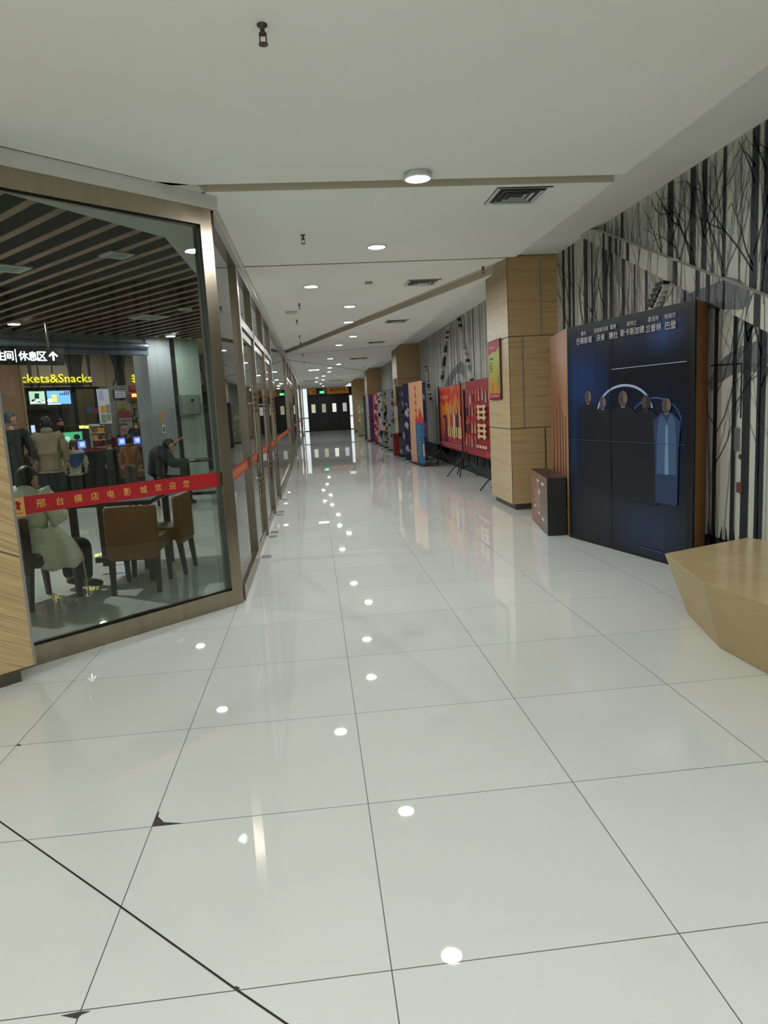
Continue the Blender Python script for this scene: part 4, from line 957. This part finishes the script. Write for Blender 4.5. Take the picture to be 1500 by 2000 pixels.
def fig(px, top, foot, hw, headm, bodym, robe=None):
    u, zt = dp(px, top); _, zf = dp(px, foot); h = zt-zf; w = hw
    c.poly([(u-w*.9, zf), (u+w*.9, zf), (u+w*.95, zf+h*.45), (u+w*1.1, zf+h*.78), (u+w*.45, zf+h*.86), (u-w*.45, zf+h*.86), (u-w*1.1, zf+h*.78), (u-w*.95, zf+h*.45)], bodym); c.layer()
    c.oval(u, zf+h*.925, w*.36, h*.068, headm); c.poly([(u-w*.17, zf+h*.84), (u+w*.17, zf+h*.84), (u+w*.15, zf+h*.89), (u-w*.15, zf+h*.89)], headm); c.layer(); c.poly([(u-w*.34, zf+h*.91), (u, zf+h*.862), (u+w*.02, zf+h*.99), (u-w*.2, zf+h*.975)], M_shade); c.layer()
fig(1149, 762, 935, .15, M_figs, M_figd); fig(1178, 773, 945, .14, M_figs, M_figd); fig(1218, 762, 975, .18, M_figs, M_figd); fig(1263, 770, 985, .17, mat('poster_hood', '#2a2426', .5), M_figd); fig(1304, 776, 985, .15, M_figs, M_figb2)
u, z = dp(1304, 830); c.poly([(u-.12, z-.42), (u+.12, z-.42), (u+.12, z-.1), (u+.10, z+.05), (u+.05, z+.09), (u, z+.02), (u-.05, z+.09), (u-.10, z+.05), (u-.12, z-.1)], M_figb); c.layer(); c.poly([(u-.02, z-.42), (u+.03, z-.42), (u+.015, z+.0), (u-.01, z+.0)], mat('poster_robe_line', '#6f8fb3', .5)); c.layer()
c.rect(.012, LW-.07, 1.04, 1.046, mat('poster_fold', '#314868', .4)); c.rect(LW*.40, LW*.405, .03, DH-.05, M_blk2); c.rect(.75, LW-.07, 1.71, 1.716, M_beam); c.layer()
for s_, px, py in (('戴夫', 1142.5, 650.7), ('克里斯托弗', 1176, 643.8), ('蕾雅', 1200, 638), ('斯特兰', 1236.4, 631.4), ('夏洛特', 1278.5, 622.5), ('哈维尔', 1311.5, 616.4)):
    u, z = dp(px, py); c.text(s_, u, z, .042, M_txt, .01, None, True)
for s_, px, py in (('巴蒂斯塔', 1143.3, 665), ('沃肯', 1175.4, 658.9), ('赛杜', 1200.5, 654.5), ('斯卡斯加德', 1237, 646.7), ('兰普林', 1278.5, 639.8), ('巴登', 1312.3, 634.6)):
    u, z = dp(px, py); c.text(s_, u, z, .062, M_txt, .02, None, True)
c.rect(1.15, 1.45, .09, .10, mat('poster_small', '#3a5370', .5)); c.build('front_poster', t)
U2 = (DA-DE)/np.linalg.norm(DA-DE); N2 = np.array([U2[1], -U2[0]]); N2 = -N2 if N2[0] > 0 else N2
M_sand = glow_mat('poster_sand', '#7a4c2e', [(.55, 1.9, .6, .4, '#9a6a45', .8), (.5, .8, .5, .5, '#b06a35', .8), (.9, .9, .2, 1., '#c08a55', .7)])
c = Canvas((*DE, 0), (*U2, 0), (0, 0, 1), (*N2, 0), .0006); c.rect(0, 1.09, 0, DH, M_sand); c.layer()
for u, h in ((.2, 1.28), (.42, 1.36), (.62, 1.48), (.78, 1.34), (.93, 1.28)):
    c.poly([(u-.05, .3), (u+.06, .3), (u+.03, h), (u-.02, h)], mat('poster_umber', '#4a2413', .5))
c.rect(1.06, 1.09, 0, DH, mat('poster_tan_edge', '#a0825f', .5)); c.build('side_poster', t)
U3 = (DC-DB)/np.linalg.norm(DC-DB); N3 = np.array([U3[1], -U3[0]])
b = MB(); b.obox(DB, U3, -N3 if N3[1] > 0 else N3, .035, .004, 0, DH, M_black); b.obox(DB, U, N, .004, .004, 0, DH, M_black); b.build('black_edge', t)

t = thing('display_cube', 'black box with a copper coloured lettered side beside the film display', 'display box', (2.5, 6, 0))
ca, cb = np.array([2.34, 5.60]), np.array([2.52, 6.72]); Uc = (cb-ca)/np.linalg.norm(cb-ca); Nc = np.array([Uc[1], -Uc[0]]); lc = float(np.linalg.norm(cb-ca)); CH = .63
b = MB(); b.prism([tuple(p) for p in (ca, ca+Nc*.20, cb+Nc*.20, cb)], .004, CH, M_blackg); b.build('carcass', t)
c = Canvas((*cb, 0), (*(-Uc), 0), (0, 0, 1), (*(-Nc), 0), .0008)
M_cop = glow_mat('cube_copper', '#6f4a38', [(.15, .2, .45, .4, '#96502a', 1.), (1.0, .1, .4, .25, '#6b6a68', .9)]); M_cl = mat('cube_letter', '#e0d0c4', .5); c.rect(0, lc, .01, CH, M_cop); c.layer()
for a in ((.10, .13, .50, .54), (.10, .13, .42, .45), (.10, .13, .24, .27), (.20, .34, .20, .225), (.33, .35, .2, .42), (.45, .47, .22, .55), (.45, .60, .53, .555), (.48, .62, .15, .18), (.56, .58, .2, .44), (.75, .92, .52, .55), (.75, .92, .12, .15)): c.rect(*a, M_cl)
c.layer(); c.oval(.60, .42, .05, .035, M_cl); c.layer()
for k in range(7): c.stroke([(.2+.06*k, .13-.01*k), (.25+.06*k, .10-.01*k)], .006, .006, M_cl)
c.build('lettered_side', t)
c = Canvas((0, 0, CH), (1, 0, 0), (0, 1, 0), (0, 0, 1), .001); c.poly([tuple(p) for p in (ca+Nc*.004, ca+Nc*.196, cb+Nc*.196, cb+Nc*.004)], mat('cube_top', '#33261e', .35)); c.build('top', t)

t = thing('faceted_bench', 'pale wood faceted bench at the right edge with sloping sides', 'bench', (2.6, 1.8, 0))
top = [(2.08, 2.55), (1.935, 1.86), (2.0, 1.30), (2.12, .75), (2.75, .55), (3.12, .9), (3.12, 2.2), (2.82, 2.83)]
bot = [(2.30, 2.66), (2.14, 2.02), (2.16, 1.50), (2.28, .95), (2.75, .80), (3.05, 1.0), (3.05, 2.2), (2.78, 2.72)]
b = MB(); b.loft([(x, y, .0) for x, y in bot], [(x, y, .45) for x, y in top], M_birch2); b.build('body', t)
b = MB(); b.prism([(x, y) for x, y in top][::-1][::-1], .45, .453, M_birch); b.build('top', t)

# ---------------------------------------------------------------- banners, bin and posters down the right side
M_film = {}
def tripod(t, x, y, h):
    b = MB(); b.tube((x, y, .12), (x, y, h), .014, M_black, 8); b.tube((x, y, .30), (x, y, .42), .028, M_black, 8)
    for k in range(5):
        a = .5+k*2*PI/5; e = (x+.33*math.cos(a), y+.33*math.sin(a), .012); b.tube((x, y, .40), e, .013, M_black, 6); b.tube((x, y, .17), ((x+e[0])/2, (y+e[1])/2, .2), .007, M_black, 6); b.ball(e, .014, M_black, 8, 5)
    b.build('tripod', t)
def hung_banner(name, label, y0, y1, z0, z1, paint, x=2.95):
    t = thing(name, label, 'banner', (x, (y0+y1)/2, 0), 0, 'red film banners hung between tripods')
    b = MB(); b.box(x, x+.004, y0, y1, z0, z1, paint[0]); b.build('print_backing', t)
    c = Canvas((x, y1, z0), (0, -1, 0), (0, 0, 1), (-1, 0, 0), .0012); w, h = y1-y0, z1-z0; c.rect(0, w, 0, h, paint[0]); c.layer(); paint[1](c, w, h); c.build('print', t)
    b = MB(); b.tube((x+.01, y0, z1), (x+.01, y1, z1), .01, M_black, 8); b.tube((x+.01, y0, z0), (x+.01, y1, z0), .008, M_black, 8); b.build('rail', t)
    return t
M_or = glow_mat('banner_orange', '#b22a20', [(.9, .95, 1.0, .5, '#d9742a', 1.), (1.6, 1.0, .9, .55, '#d9842f', .9), (.9, .1, 2., .16, '#8c1f3f', .9)], None, .5)
M_rd = mottled('banner_red', '#a3202a', '#8d1a24', 9, .5); M_cream_p = mat('print_cream', '#d9c08a', .5); M_flame = mat('print_flame', '#c23a24', .5); M_plum = mat('print_plum', '#4f1d48', .5); M_pk = mat('print_pink', '#cf8f92', .5); M_skinp = mat('print_skin', '#c98f63', .5); M_ink = mat('print_ink', '#2a2a3a', .5); M_lilac = mat('print_violet', '#6f5a9a', .5); M_whitep = mat('print_white', '#a5a2a1', .5)
def p_orange(c, w, h):
    c.poly([(0, h*.72), (w*.1, h*.95), (w*.5, h), (w*.6, h*.85), (w*.45, h*.7), (w*.35, h*.8), (w*.25, h*.68), (w*.12, h*.76)], M_flame); c.poly([(w*.55, h*.7), (w*.62, h*.95), (w*.75, h), (w*.9, h*.82), (w*.8, h*.78), (w*.72, h*.9), (w*.62, h*.68)], M_flame); c.layer()
    for i in range(5): c.stroke([(w*(.15+.06*i), h*.86), (w*(.18+.06*i), h*.80)], .05, .03, M_cream_p)
    c.layer(); c.poly([(w*.27, h*.08), (w*.38, h*.08), (w*.37, h*.5), (w*.33, h*.55), (w*.18, h*.52), (w*.28, h*.47)], M_plum); c.layer()
    rnd = random.Random(1)
    for i, u in enumerate((.45, .55, .66, .77, .88)):
        c.poly([(w*(u-.04), h*.18), (w*(u+.045), h*.18), (w*(u+.05), h*.5), (w*(u+.015), h*.58), (w*(u-.03), h*.56)], (M_skinp, M_flame, M_cream_p, M_plum, M_skinp)[i]); c.layer(); c.oval(w*(u+.01), h*.61, w*.022, h*.035, M_skinp); c.layer()
        c.stroke([(w*u, h*.55), (w*(u+rnd.uniform(-.06, .06)), h*.72)], .05, .03, M_cream_p); c.layer()
    for i in range(7): c.rect(w*(.42+.08*i), w*(.46+.08*i), h*(.2-.01*(i % 2)), h*.36, M_cream_p)
    c.layer(); c.rect(w*.1, w*.98, h*.075, h*.085, M_pk); c.rect(w*.1, w*.98, h*.045, h*.052, M_pk)
def p_red(c, w, h):
    rnd = random.Random(6)
    for r_ in range(4):
        for i in range(9):
            u = w*(.06+.10*i)+rnd.uniform(-.04, .04); z = h*(.83-.2*r_)+rnd.uniform(-.03, .03)
            if u > 1.0 and r_ > 0: continue
            m = rnd.choice((M_flame, M_cream_p, M_ink, M_lilac, M_whitep, M_skinp, M_plum)); c.poly([(u-.06, z-.16), (u+.06, z-.16), (u+.05, z), (u-.05, z)], m); c.layer(); c.oval(u, z+.035, .032, .042, M_skinp); c.layer()
    for z, hh in ((.48, .2), (.24, .2)):                      # big block characters
        u = 1.18
        for k in range(3): c.rect(u, u+.66, h*(z+.02+.07*k), h*(z+.05+.07*k), M_cream_p)
        c.layer(); c.rect(u+.06, u+.17, h*z, h*(z+hh), M_cream_p); c.rect(u+.46, u+.58, h*z, h*(z+hh), M_cream_p); c.k -= 1
    for k in range(4): c.rect(1.1+.2*k, 1.24+.2*k, h*.12, h*.16, M_cream_p)
    c.rect(w*.7, w*.97, h*.05, h*.055, M_pk); c.rect(w*.7, w*.97, h*.075, h*.08, M_pk)
t = hung_banner('film_banner', 'orange and red film banner with a row of figures', 12.50, 15.36, .47, 1.86, (M_or, p_orange)); tripod(t, 2.93, 15.2, 1.9)
t = hung_banner('film_banner', 'crimson film banner crowded with small figures next to the pillar', 9.70, 12.30, .47, 1.88, (M_rd, p_red)); tripod(t, 2.88, 12.40, 1.9); tripod(t, 2.93, 9.75, 1.9)
M_peach = mat('banner_peach', '#cf9c74', .5); M_teal = mat('banner_teal', '#1d6288', .5); M_navy = mat('banner_navy', '#20214a', .5); M_bw = mat('banner_white', '#8b8d92', .5); M_sage = mat('banner_sage', '#767e5e', .5); M_grb = mat('banner_grey', '#46464a', .5); M_rose = mat('banner_rose', '#9a4341', .5)
def rollup(label, a, bb, h, base, fn, grp='roll up film banners along the right side'):
    a = np.array(a); bb = np.array(bb); U = (bb-a)/np.linalg.norm(bb-a); N = np.array([U[1], -U[0]]); N = -N if N @ (CAM[:2]-a) < 0 else N; w = float(np.linalg.norm(bb-a))
    t = thing('roll_up_banner', label, 'banner', (*((a+bb)/2), 0), 0, grp)
    b = MB(); b.obox(a, U, -N, w, .006, .05, h, M_grb); b.build('fabric_back', t)
    c = Canvas((*a, .05), (*U, 0), (0, 0, 1), (*N, 0), .001); c.rect(0, w, 0, h-.05, base); c.layer(); fn(c, w, h-.05); c.build('print', t)
    b = MB(); b.obox(a-U*.01-N*-.0, U, -N, w+.02, .02, h-.01, h+.015, M_black); b.obox(a-N*.05, U, N, w, .08, .02, .06, M_black); b.tube((*((a+bb)/2-N*.05), .05), (*((a+bb)/2-N*.02), h), .009, M_black, 6)
    for e in (a, bb): b.tube((*(e+N*.02), .04), (*(e+N*.12-U*.03), .008), .008, M_black, 6); b.tube((*(e-N*.02), .04), (*(e-N*.25), .008), .008, M_black, 6)
    b.build('stand', t); return t
def f_peach(c, w, h):
    c.rect(w*.42, w, 0, h*.55, M_teal); c.layer(); c.poly([(w*.42, h*.5), (w*.5, h*.62), (w*.62, h*.53), (w*.75, h*.68), (w*.98, h*.55), (w, h*.5)], M_flame); c.layer()
    for i, ch in enumerate((.93, .84, .75, .66)):
        c.stroke([(w*.42, h*ch), (w*.58, h*(ch-.02))], .05, .03, M_flame); c.stroke([(w*.5, h*(ch+.03)), (w*.5, h*(ch-.05))], .04, .03, M_flame)
    c.layer()
    for i in range(12): c.stroke([(w*(.56+.05*math.sin(i)), h*(.46-.032*i)), (w*(.74+.05*math.cos(i*2)), h*(.455-.032*i))], .018, .01, M_whitep)
    c.rect(0, w*.18, 0, h*.06, M_pk); c.k += 1; c.rect(w*.9, w, h*.1, h*.25, M_peach)
def f_spots(cols, seed, n=40):
    def f(c, w, h):
        rnd = random.Random(seed)
        for i in range(n):
            u, z = rnd.uniform(.05, .95)*w, rnd.uniform(.03, .95)*h; a = rnd.uniform(.03, .10); b_ = rnd.uniform(.03, .14)
            c.poly([(max(0, u-a), z), (min(w, u+a*.7), max(0, z-b_)), (min(w, u+a), min(h, z+b_*.5)), (max(0, u-a*.2), min(h, z+b_))], rnd.choice(cols)); c.layer() if i % 8 == 0 else None
    return f
def yat(px, x=2.45): return float(on_x(px, 900, x)[1])
rollup('peach and teal roll up banner with vertical red characters, nearest of the row', (2.36, 16.3), (2.50, 14.95), 2.05, M_peach, f_peach)
rollup('navy roll up banner just behind the peach one', (2.34, 17.25), (2.86, 16.75), 2.05, M_navy, f_spots((M_navy, M_lilac, M_whitep, M_plum, M_ink, M_rose), 3, 70))
rollup('narrow black and grey roll up banner between the navy one and the pillar', (2.33, 18.6), (2.80, 18.1), 2.02, M_grb, f_spots((M_ink, M_grb, M_bw, M_blackg), 4, 40))
FAR = (('white and grey striped roll up banner just past the red bin', 21.3, M_bw, (M_bw, M_grb, M_ink), 5, 40), ('pale green roll up banner with black figures', 22.7, M_sage, (M_whitep, M_ink, M_peach, M_blackg), 6, 70),
       ('white roll up banner with blue black figures', 24.2, M_bw, (M_whitep, M_ink, M_navy, M_pk, M_blackg), 7, 80), ('rose red roll up banner with a crowd pattern', 25.9, M_rose, (M_rose, M_whitep, M_rd, M_peach, M_plum), 8, 150),
       ('deep purple roll up banner behind the rose one', 27.9, M_plum, (M_plum, M_navy, M_ink), 10, 30), ('slim white and red roll up banner in the far row', 29.2, M_whitep, (M_rose, M_whitep, M_sage, M_peach), 11, 50),
       ('charcoal roll up banner at the far end of the row', 30.6, M_grb, (M_grb, M_ink), 12, 20))
for lab, y, base, cols, sd, n in FAR: rollup(lab, (2.36-.012*(y-21), y+.5), (2.90, y), 2.03, base, f_spots(cols, sd, n))
rollup('green and white roll up banner standing alone near the third pillar', (2.22, 35.7), (2.75, 35.2), 1.95, M_sage, f_spots((M_whitep, M_peach, M_sage), 13, 26))
t = thing('red_bin', 'red square bin with a slot standing before the second pillar', 'bin', (2.37, 19.6, 0))
b = MB(); b.box(2.26, 2.50, 19.42, 19.68, .03, .66, mat('bin_red', '#7d1317', .35), .01); b.build('body', t)
b = MB(); b.box(2.255, 2.505, 19.415, 19.685, .66, .69, mat('bin_lid', '#9a6a62', .4)); b.build('lid', t)
b = MB(); b.box(2.32, 2.45, 19.412, 19.42, .52, .56, M_black); b.build('slot', t)
b = MB(); b.box(2.27, 2.49, 19.43, 19.67, 0, .03, M_black); b.build('foot', t)
def frame_poster(label, y0, y1, z0, z1, x=2.5, yellow='#9a9a2c'):
    t = thing('framed_poster', label, 'poster', (x, (y0+y1)/2, z0), 0, 'framed yellow green posters on the pillars')
    b = MB(); b.box(x-.025, x-.001, y0, y1, z0, z1, mat('frame_maroon', '#4b1a17', .5)); b.build('frame', t)
    c = Canvas((x-.025, y1, z0), (0, -1, 0), (0, 0, 1), (-1, 0, 0), .001); w, h = y1-y0, z1-z0
    c.rect(.02, w-.03, .02, h-.02, glow_mat('poster_lime', '#a3a52f', [(.3, .7, .5, .25, '#a9b566', .9), (.3, .1, .6, .2, '#b8842c', 1.)], None, .5)); c.layer()
    c.poly([(.02, h-.02), (.02, h-.17), (.12, h-.19), (.25, h-.15), (.42, h-.17), (w-.03, h-.10), (w-.03, h-.02)], mat('poster_crimson', '#a8313a', .5)); c.rect(.02, w-.03, .02, .085, mat('poster_crimson', '#a8313a', .5)); c.layer()
    c.rect(.08, .30, h-.26, h-.235, mat('olive_ink', '#4b4d12', .5))
    for k in range(4): c.rect(.09, .24, h-.32-.035*k, h-.305-.035*k, MATS['olive_ink'])
    c.rect(.10, .35, h-.10, h-.085, M_pk); c.rect(.1, w-.1, .045, .06, M_pk)
    for u, hh in ((.12, .13), (.20, .17), (.3, .12), (.36, .15)): c.rect(u, u+.035, .10, .10+hh, M_orange)
    c.rect(.21, .225, .1, .24, M_plum); c.k += 1
    for k in range(5): c.stroke([(w-.16, .16+.035*k), (w-.05, .19+.035*k)], .012, .006, M_sage)
    c.build('print', t)
frame_poster('framed red and yellow green poster on the nearest pillar', 7.86, 8.50, 1.50, 2.32)
frame_poster('framed yellow green poster on the second pillar', 20.0, 20.65, 1.50, 2.32)

# ---------------------------------------------------------------- ceiling fittings and lamps
def area(name, parent, z, size, w, col=(.95, .955, 1)):
    l = bpy.data.lights.new(name, 'AREA'); l.shape = 'DISK'; l.size = size; l.energy = w; l.color = col
    o = bpy.data.objects.new(name, l); COL.objects.link(o); o.parent = parent; o.location = (0, 0, z); return o
proto = None
spots = [(.64, 5.65), (-.02, 7.78), (.58, 9.7), (.66, 11.7), (.90, 14.35), (.66, 16.3), (.55, 20.9), (.92, 23.8), (.65, 25.7), (.70, 28.6), (.52, 32.0), (.20, 33.6), (.55, 36.0), (.2, 38.5), (.48, 41.5), (.7, 46.0), (.5, -.9), (1.2, -3.0), (-1.2, -2.4), (-2.8, -.4), (-.2, -5.2)]
where = ['second ceiling downlight from the camera, before the first thin ceiling joint', 'left set ceiling downlight beside the smoke detector', 'round ceiling downlight just before the slanting groove', 'round ceiling downlight next to the slanting groove', 'right set ceiling downlight beyond the slanting groove', 'downlight left of the third ceiling vent', 'downlight between the two far ceiling joints', 'right set far downlight by the crossing ceiling joint', 'far downlight just past the crossing joint', 'far downlight before the bright square panel row']
for i, (x, y) in enumerate(spots):
    lab = where[i] if i < len(where) else (['first', 'second', 'third', 'fourth', 'fifth', 'sixth', 'seventh', 'eighth', 'ninth', 'tenth', 'eleventh'][i-10]+(' of the tiny far downlights, counting towards the black doors' if y > 30 else ' downlight of the near hall, over or behind the camera'))
    if proto is None:
        t = proto = thing('ceiling_downlight', lab, 'ceiling light', (x, y, CZ), 0, 'round ceiling downlights of the corridor')
        b = MB(); b.lathe([(.085, -.001), (.105, -.001), (.105, -.008), (.085, -.012)], (0, 0, 0), M_white, 24, False); b.build('trim_ring', t, True, True)
        b = MB(); b.lathe([(.086, -.010), (.001, -.010)], (0, 0, 0), M_lens); b.build('lens', t, False, True)
        area('lamp', t, -.0145, .165, LAMP_W)
    else: t = copy_tree(proto); t.location = (x, y, CZ); t['label'] = lab
t = thing('ceiling_downlight', 'nearest ceiling downlight, hanging a little out of its dark ringed hole', 'ceiling light', (.73, 3.46, CZ), 0, 'round ceiling downlights of the corridor')
b = MB(); b.lathe([(.085, -.032), (.105, -.030), (.105, -.038), (.085, -.042)], (0, 0, 0), M_white, 24, False); b.lathe([(.084, -.038), (.084, -.002)], (0, 0, 0), M_white, 24, False); b.lathe([(.1, -.034), (.001, -.034)], (0, 0, 0), M_white); b.build('trim_ring', t, True, True)
b = MB(); b.lathe([(.086, -.040), (.001, -.040)], (0, 0, 0), M_lens); b.build('lens', t, False, True); area('lamp', t, -.0445, .165, LAMP_W)
b = MB(); b.lathe([(.082, -.0005), (.088, -.0005), (.088, -.003), (.082, -.003)], (0.01, .05, 0), M_grille, 24, False); b.box(-.004, .004, .03, .034, -.035, 0, M_grille); b.build('open_rim', t, False, True)
t = thing('square_ceiling_light', 'bright square ceiling panel in the far corridor', 'ceiling light', (.05, 26.8, CZ))
b = MB(); b.box(-.2, .2, -.2, .2, -.012, -.001, mat('square_lens', '#f4f8ff', .4, 0, 2.5)); b.build('diffuser', t, local=True)
def diffuser(x, y, s, lab):
    t = thing('air_vent', lab, 'air vent', (x, y, CZ), 0, 'square ceiling air vents')
    b = MB(); b.box(-s, s, -s, s, -.002, -.0005, M_grille); b.build('dark_core', t, local=True)
    b = MB()
    for k, r in enumerate((s, s*.74, s*.5, s*.28)):
        w = .035 if k == 0 else .016; z0 = -.012 if k == 0 else -.02+.003*k
        for a in range(4):
            ca_, sa_ = math.cos(a*PI/2), math.sin(a*PI/2); R = lambda x_, y_, z_: (x_*ca_-y_*sa_, x_*sa_+y_*ca_, z_)
            A = [R(-r, -r, z0), R(r, -r, z0), R(r-w, -r+w, z0+.010), R(-r+w, -r+w, z0+.010)]; b.add(A+[(p[0], p[1], p[2]+.003) for p in A], [[0, 1, 2, 3], [7, 6, 5, 4], [0, 4, 5, 1], [2, 6, 7, 3]], M_white if k == 0 else M_alu)
    b.build('louvre', t, local=True)
diffuser(1.62, 4.05, .22, 'nearest square ceiling air vent by the cream groove')
diffuser(1.45, 7.82, .22, 'second square ceiling air vent beside the slanting groove')
diffuser(1.60, 11.95, .22, 'third square ceiling air vent beyond the slanting groove')
diffuser(1.58, 16.1, .22, 'fourth square ceiling air vent, seen almost edge on')
diffuser(1.5, 21.5, .3, 'fifth square ceiling air vent far down the corridor')
diffuser(1.3, 38.0, .4, 'large ceiling air vent right of the far downlights')
diffuser(-.2, 37.0, .35, 'large ceiling air vent left of the far downlights')
sp = None
for x, y, lab in ((-.21, 1.55, 'sprinkler head nearest the camera at the top of the picture'), (-.09, 5.1, 'second sprinkler head left of the second downlight'), (-.20, 9.24, 'sprinkler head beside the smoke detector'), (-.28, 11.14, 'sprinkler head just past the smoke detector'), (-.28, 13.7, 'sprinkler head before the left end of the slanting groove'), (-.28, 15.2, 'sprinkler head after the slanting groove'), (-.28, 18.6, 'small far sprinkler head between the thin joints'), (-.28, 21.5, 'farthest visible sprinkler head on the left'), (2.04, 6.9, 'sprinkler head by the top of the nearest pillar'), (2.0, 26., 'far sprinkler head on the right side of the ceiling')):
    if sp is None:
        t = sp = thing('sprinkler_head', lab, 'sprinkler', (x, y, CZ), 0, 'small fire sprinkler heads in the ceiling')
        b = MB(); b.lathe([(.022, 0), (.022, -.006), (.01, -.01), (.01, -.03), (.016, -.034), (.016, -.04), (.004, -.044)], (0, 0, 0), M_brass, 12); b.build('body', t, True, True)
        b = MB(); b.tube((-.013, 0, -.03), (-.013, 0, -.075), .003, M_brass, 6); b.tube((.013, 0, -.03), (.013, 0, -.075), .003, M_brass, 6); b.lathe([(.020, -.075), (.020, -.079), (.004, -.083)], (0, 0, 0), M_brass, 12); b.build('deflector', t, False, True)
    else: t = copy_tree(sp); t.location = (x, y, CZ); t['label'] = lab
t = thing('smoke_detector', 'flat cream round smoke detector left of the downlight row', 'smoke detector', (-.34, 10.08, CZ))
b = MB(); b.lathe([(.10, 0), (.10, -.015), (.085, -.03), (.0, -.034)], (0, 0, 0), mat('cream_plastic', '#c9c3ad', .5)); b.build('housing', t, True, True)
t = thing('ceiling_sensor', 'small grey square sensor between the downlights and second vent', 'sensor', (.72, 7.65, CZ))
b = MB(); b.box(-.045, .045, -.05, .05, -.02, 0, mat('sensor_grey', '#8d8e8b', .5)); b.build('housing', t, local=True)
t = thing('camera_bullet', 'small white bullet camera under the far ceiling near the doors', 'camera', (1.75, 47.6, 2.95))
b = MB(); b.tube((1.75, 47.6, CZ), (1.75, 47.6, 2.98), .02, M_white, 8); b.tube((1.85, 47.5, 2.99), (1.65, 47.7, 2.95), .03, M_bulk, 10); b.build('housing', t)

# lobby lamps and ceiling fittings
pl = None
for px, py, lab in ((27, 631, 'lit round downlight in the slatted lobby ceiling at the far left'), (333, 655, 'lit round downlight at the end of the lobby slats near the column')):
    q = on_z(px, py, 2.99)
    t = thing('lobby_lamp', lab, 'ceiling light', (q[0], q[1], 3.0)); b = MB(); b.lathe([(.08, -.03), (.095, -.03), (.095, 0), (.09, 0)], (0, 0, 0), M_white, 24, False); b.build('trim_ring', t, True, True)
    b = MB(); b.lathe([(.08, -.03), (.001, -.03)], (0, 0, 0), M_lens); b.build('lens', t, False, True); area('lamp', t, -.034, .15, LOBBY_W*.9)
for i, (s_, d_) in enumerate(((3.2, 8.6), (5.2, 9.3), (1.2, 9.2), (4.2, 11.0), (6.6, 10.4), (-.8, 3.2), (2.6, 4.2))):  # unseen lamps added to brighten the lobby and the seated puffer coat
    q = LP(s_, d_); z_ = 3.2 if d_ > 7.6 else 3.0
    t = thing('lobby_lamp', 'unseen lobby fill lamp added over the '+('queue', 'grey column side', 'direction sign', 'ticket counter', 'side room', 'left slats', 'near table')[i], 'ceiling light', (q[0], q[1], z_), 0, 'added lobby fill lamps out of sight'); b = MB(); b.lathe([(.08, -.03), (.095, -.03), (.095, 0), (.09, 0)], (0, 0, 0), M_white, 24, False); b.build('trim_ring', t, True, True)
    area('lamp', t, -.034, .15, LOBBY_W*(3.6 if i == 5 else 1))
for px, py, s_, lab in ((228, 500, .12, 'tilted white panel hanging in the slatted lobby ceiling'), (18, 526, .16, 'square white vent in the slatted lobby ceiling at the left edge'), (292, 621, .22, 'flat white vent in the far part of the slatted ceiling')):
    q = on_z(px, py, 2.985); t = thing('lobby_vent', lab, 'air vent', (q[0], q[1], 2.985), .75)
    b = MB(); b.box(-s_, s_, -s_, s_, 0, .012, M_pw); b.build('frame', t, local=True)
    b = MB(); b.box(-s_*.6, s_*.6, -s_*.6, s_*.6, -.004, 0, M_bulk); b.build('core', t, local=True)
t = thing('slat_glow_panel', 'bluish white glowing panels added above the lobby slats', 'light', (-4, 8, 3.3))
b = MB()  # glowing panels added above the slats to give pale streaks in the gaps
for px0, px1, py in ((0, 40, 603), (22, 75, 608), (40, 80, 616), (86, 100, 610)):
    p = on_z(px0, py, 3.3); q = on_z(px1, py-5, 3.3); d = (q-p)[:2]; l = np.linalg.norm(d); d = d/l; b.obox(p[:2], d, np.array([-d[1], d[0]]), l, .25, 3.3, 3.32, mat('slat_glow', '#dfe8ff', .4, 0, 1.6))
b.build('diffuser', t)
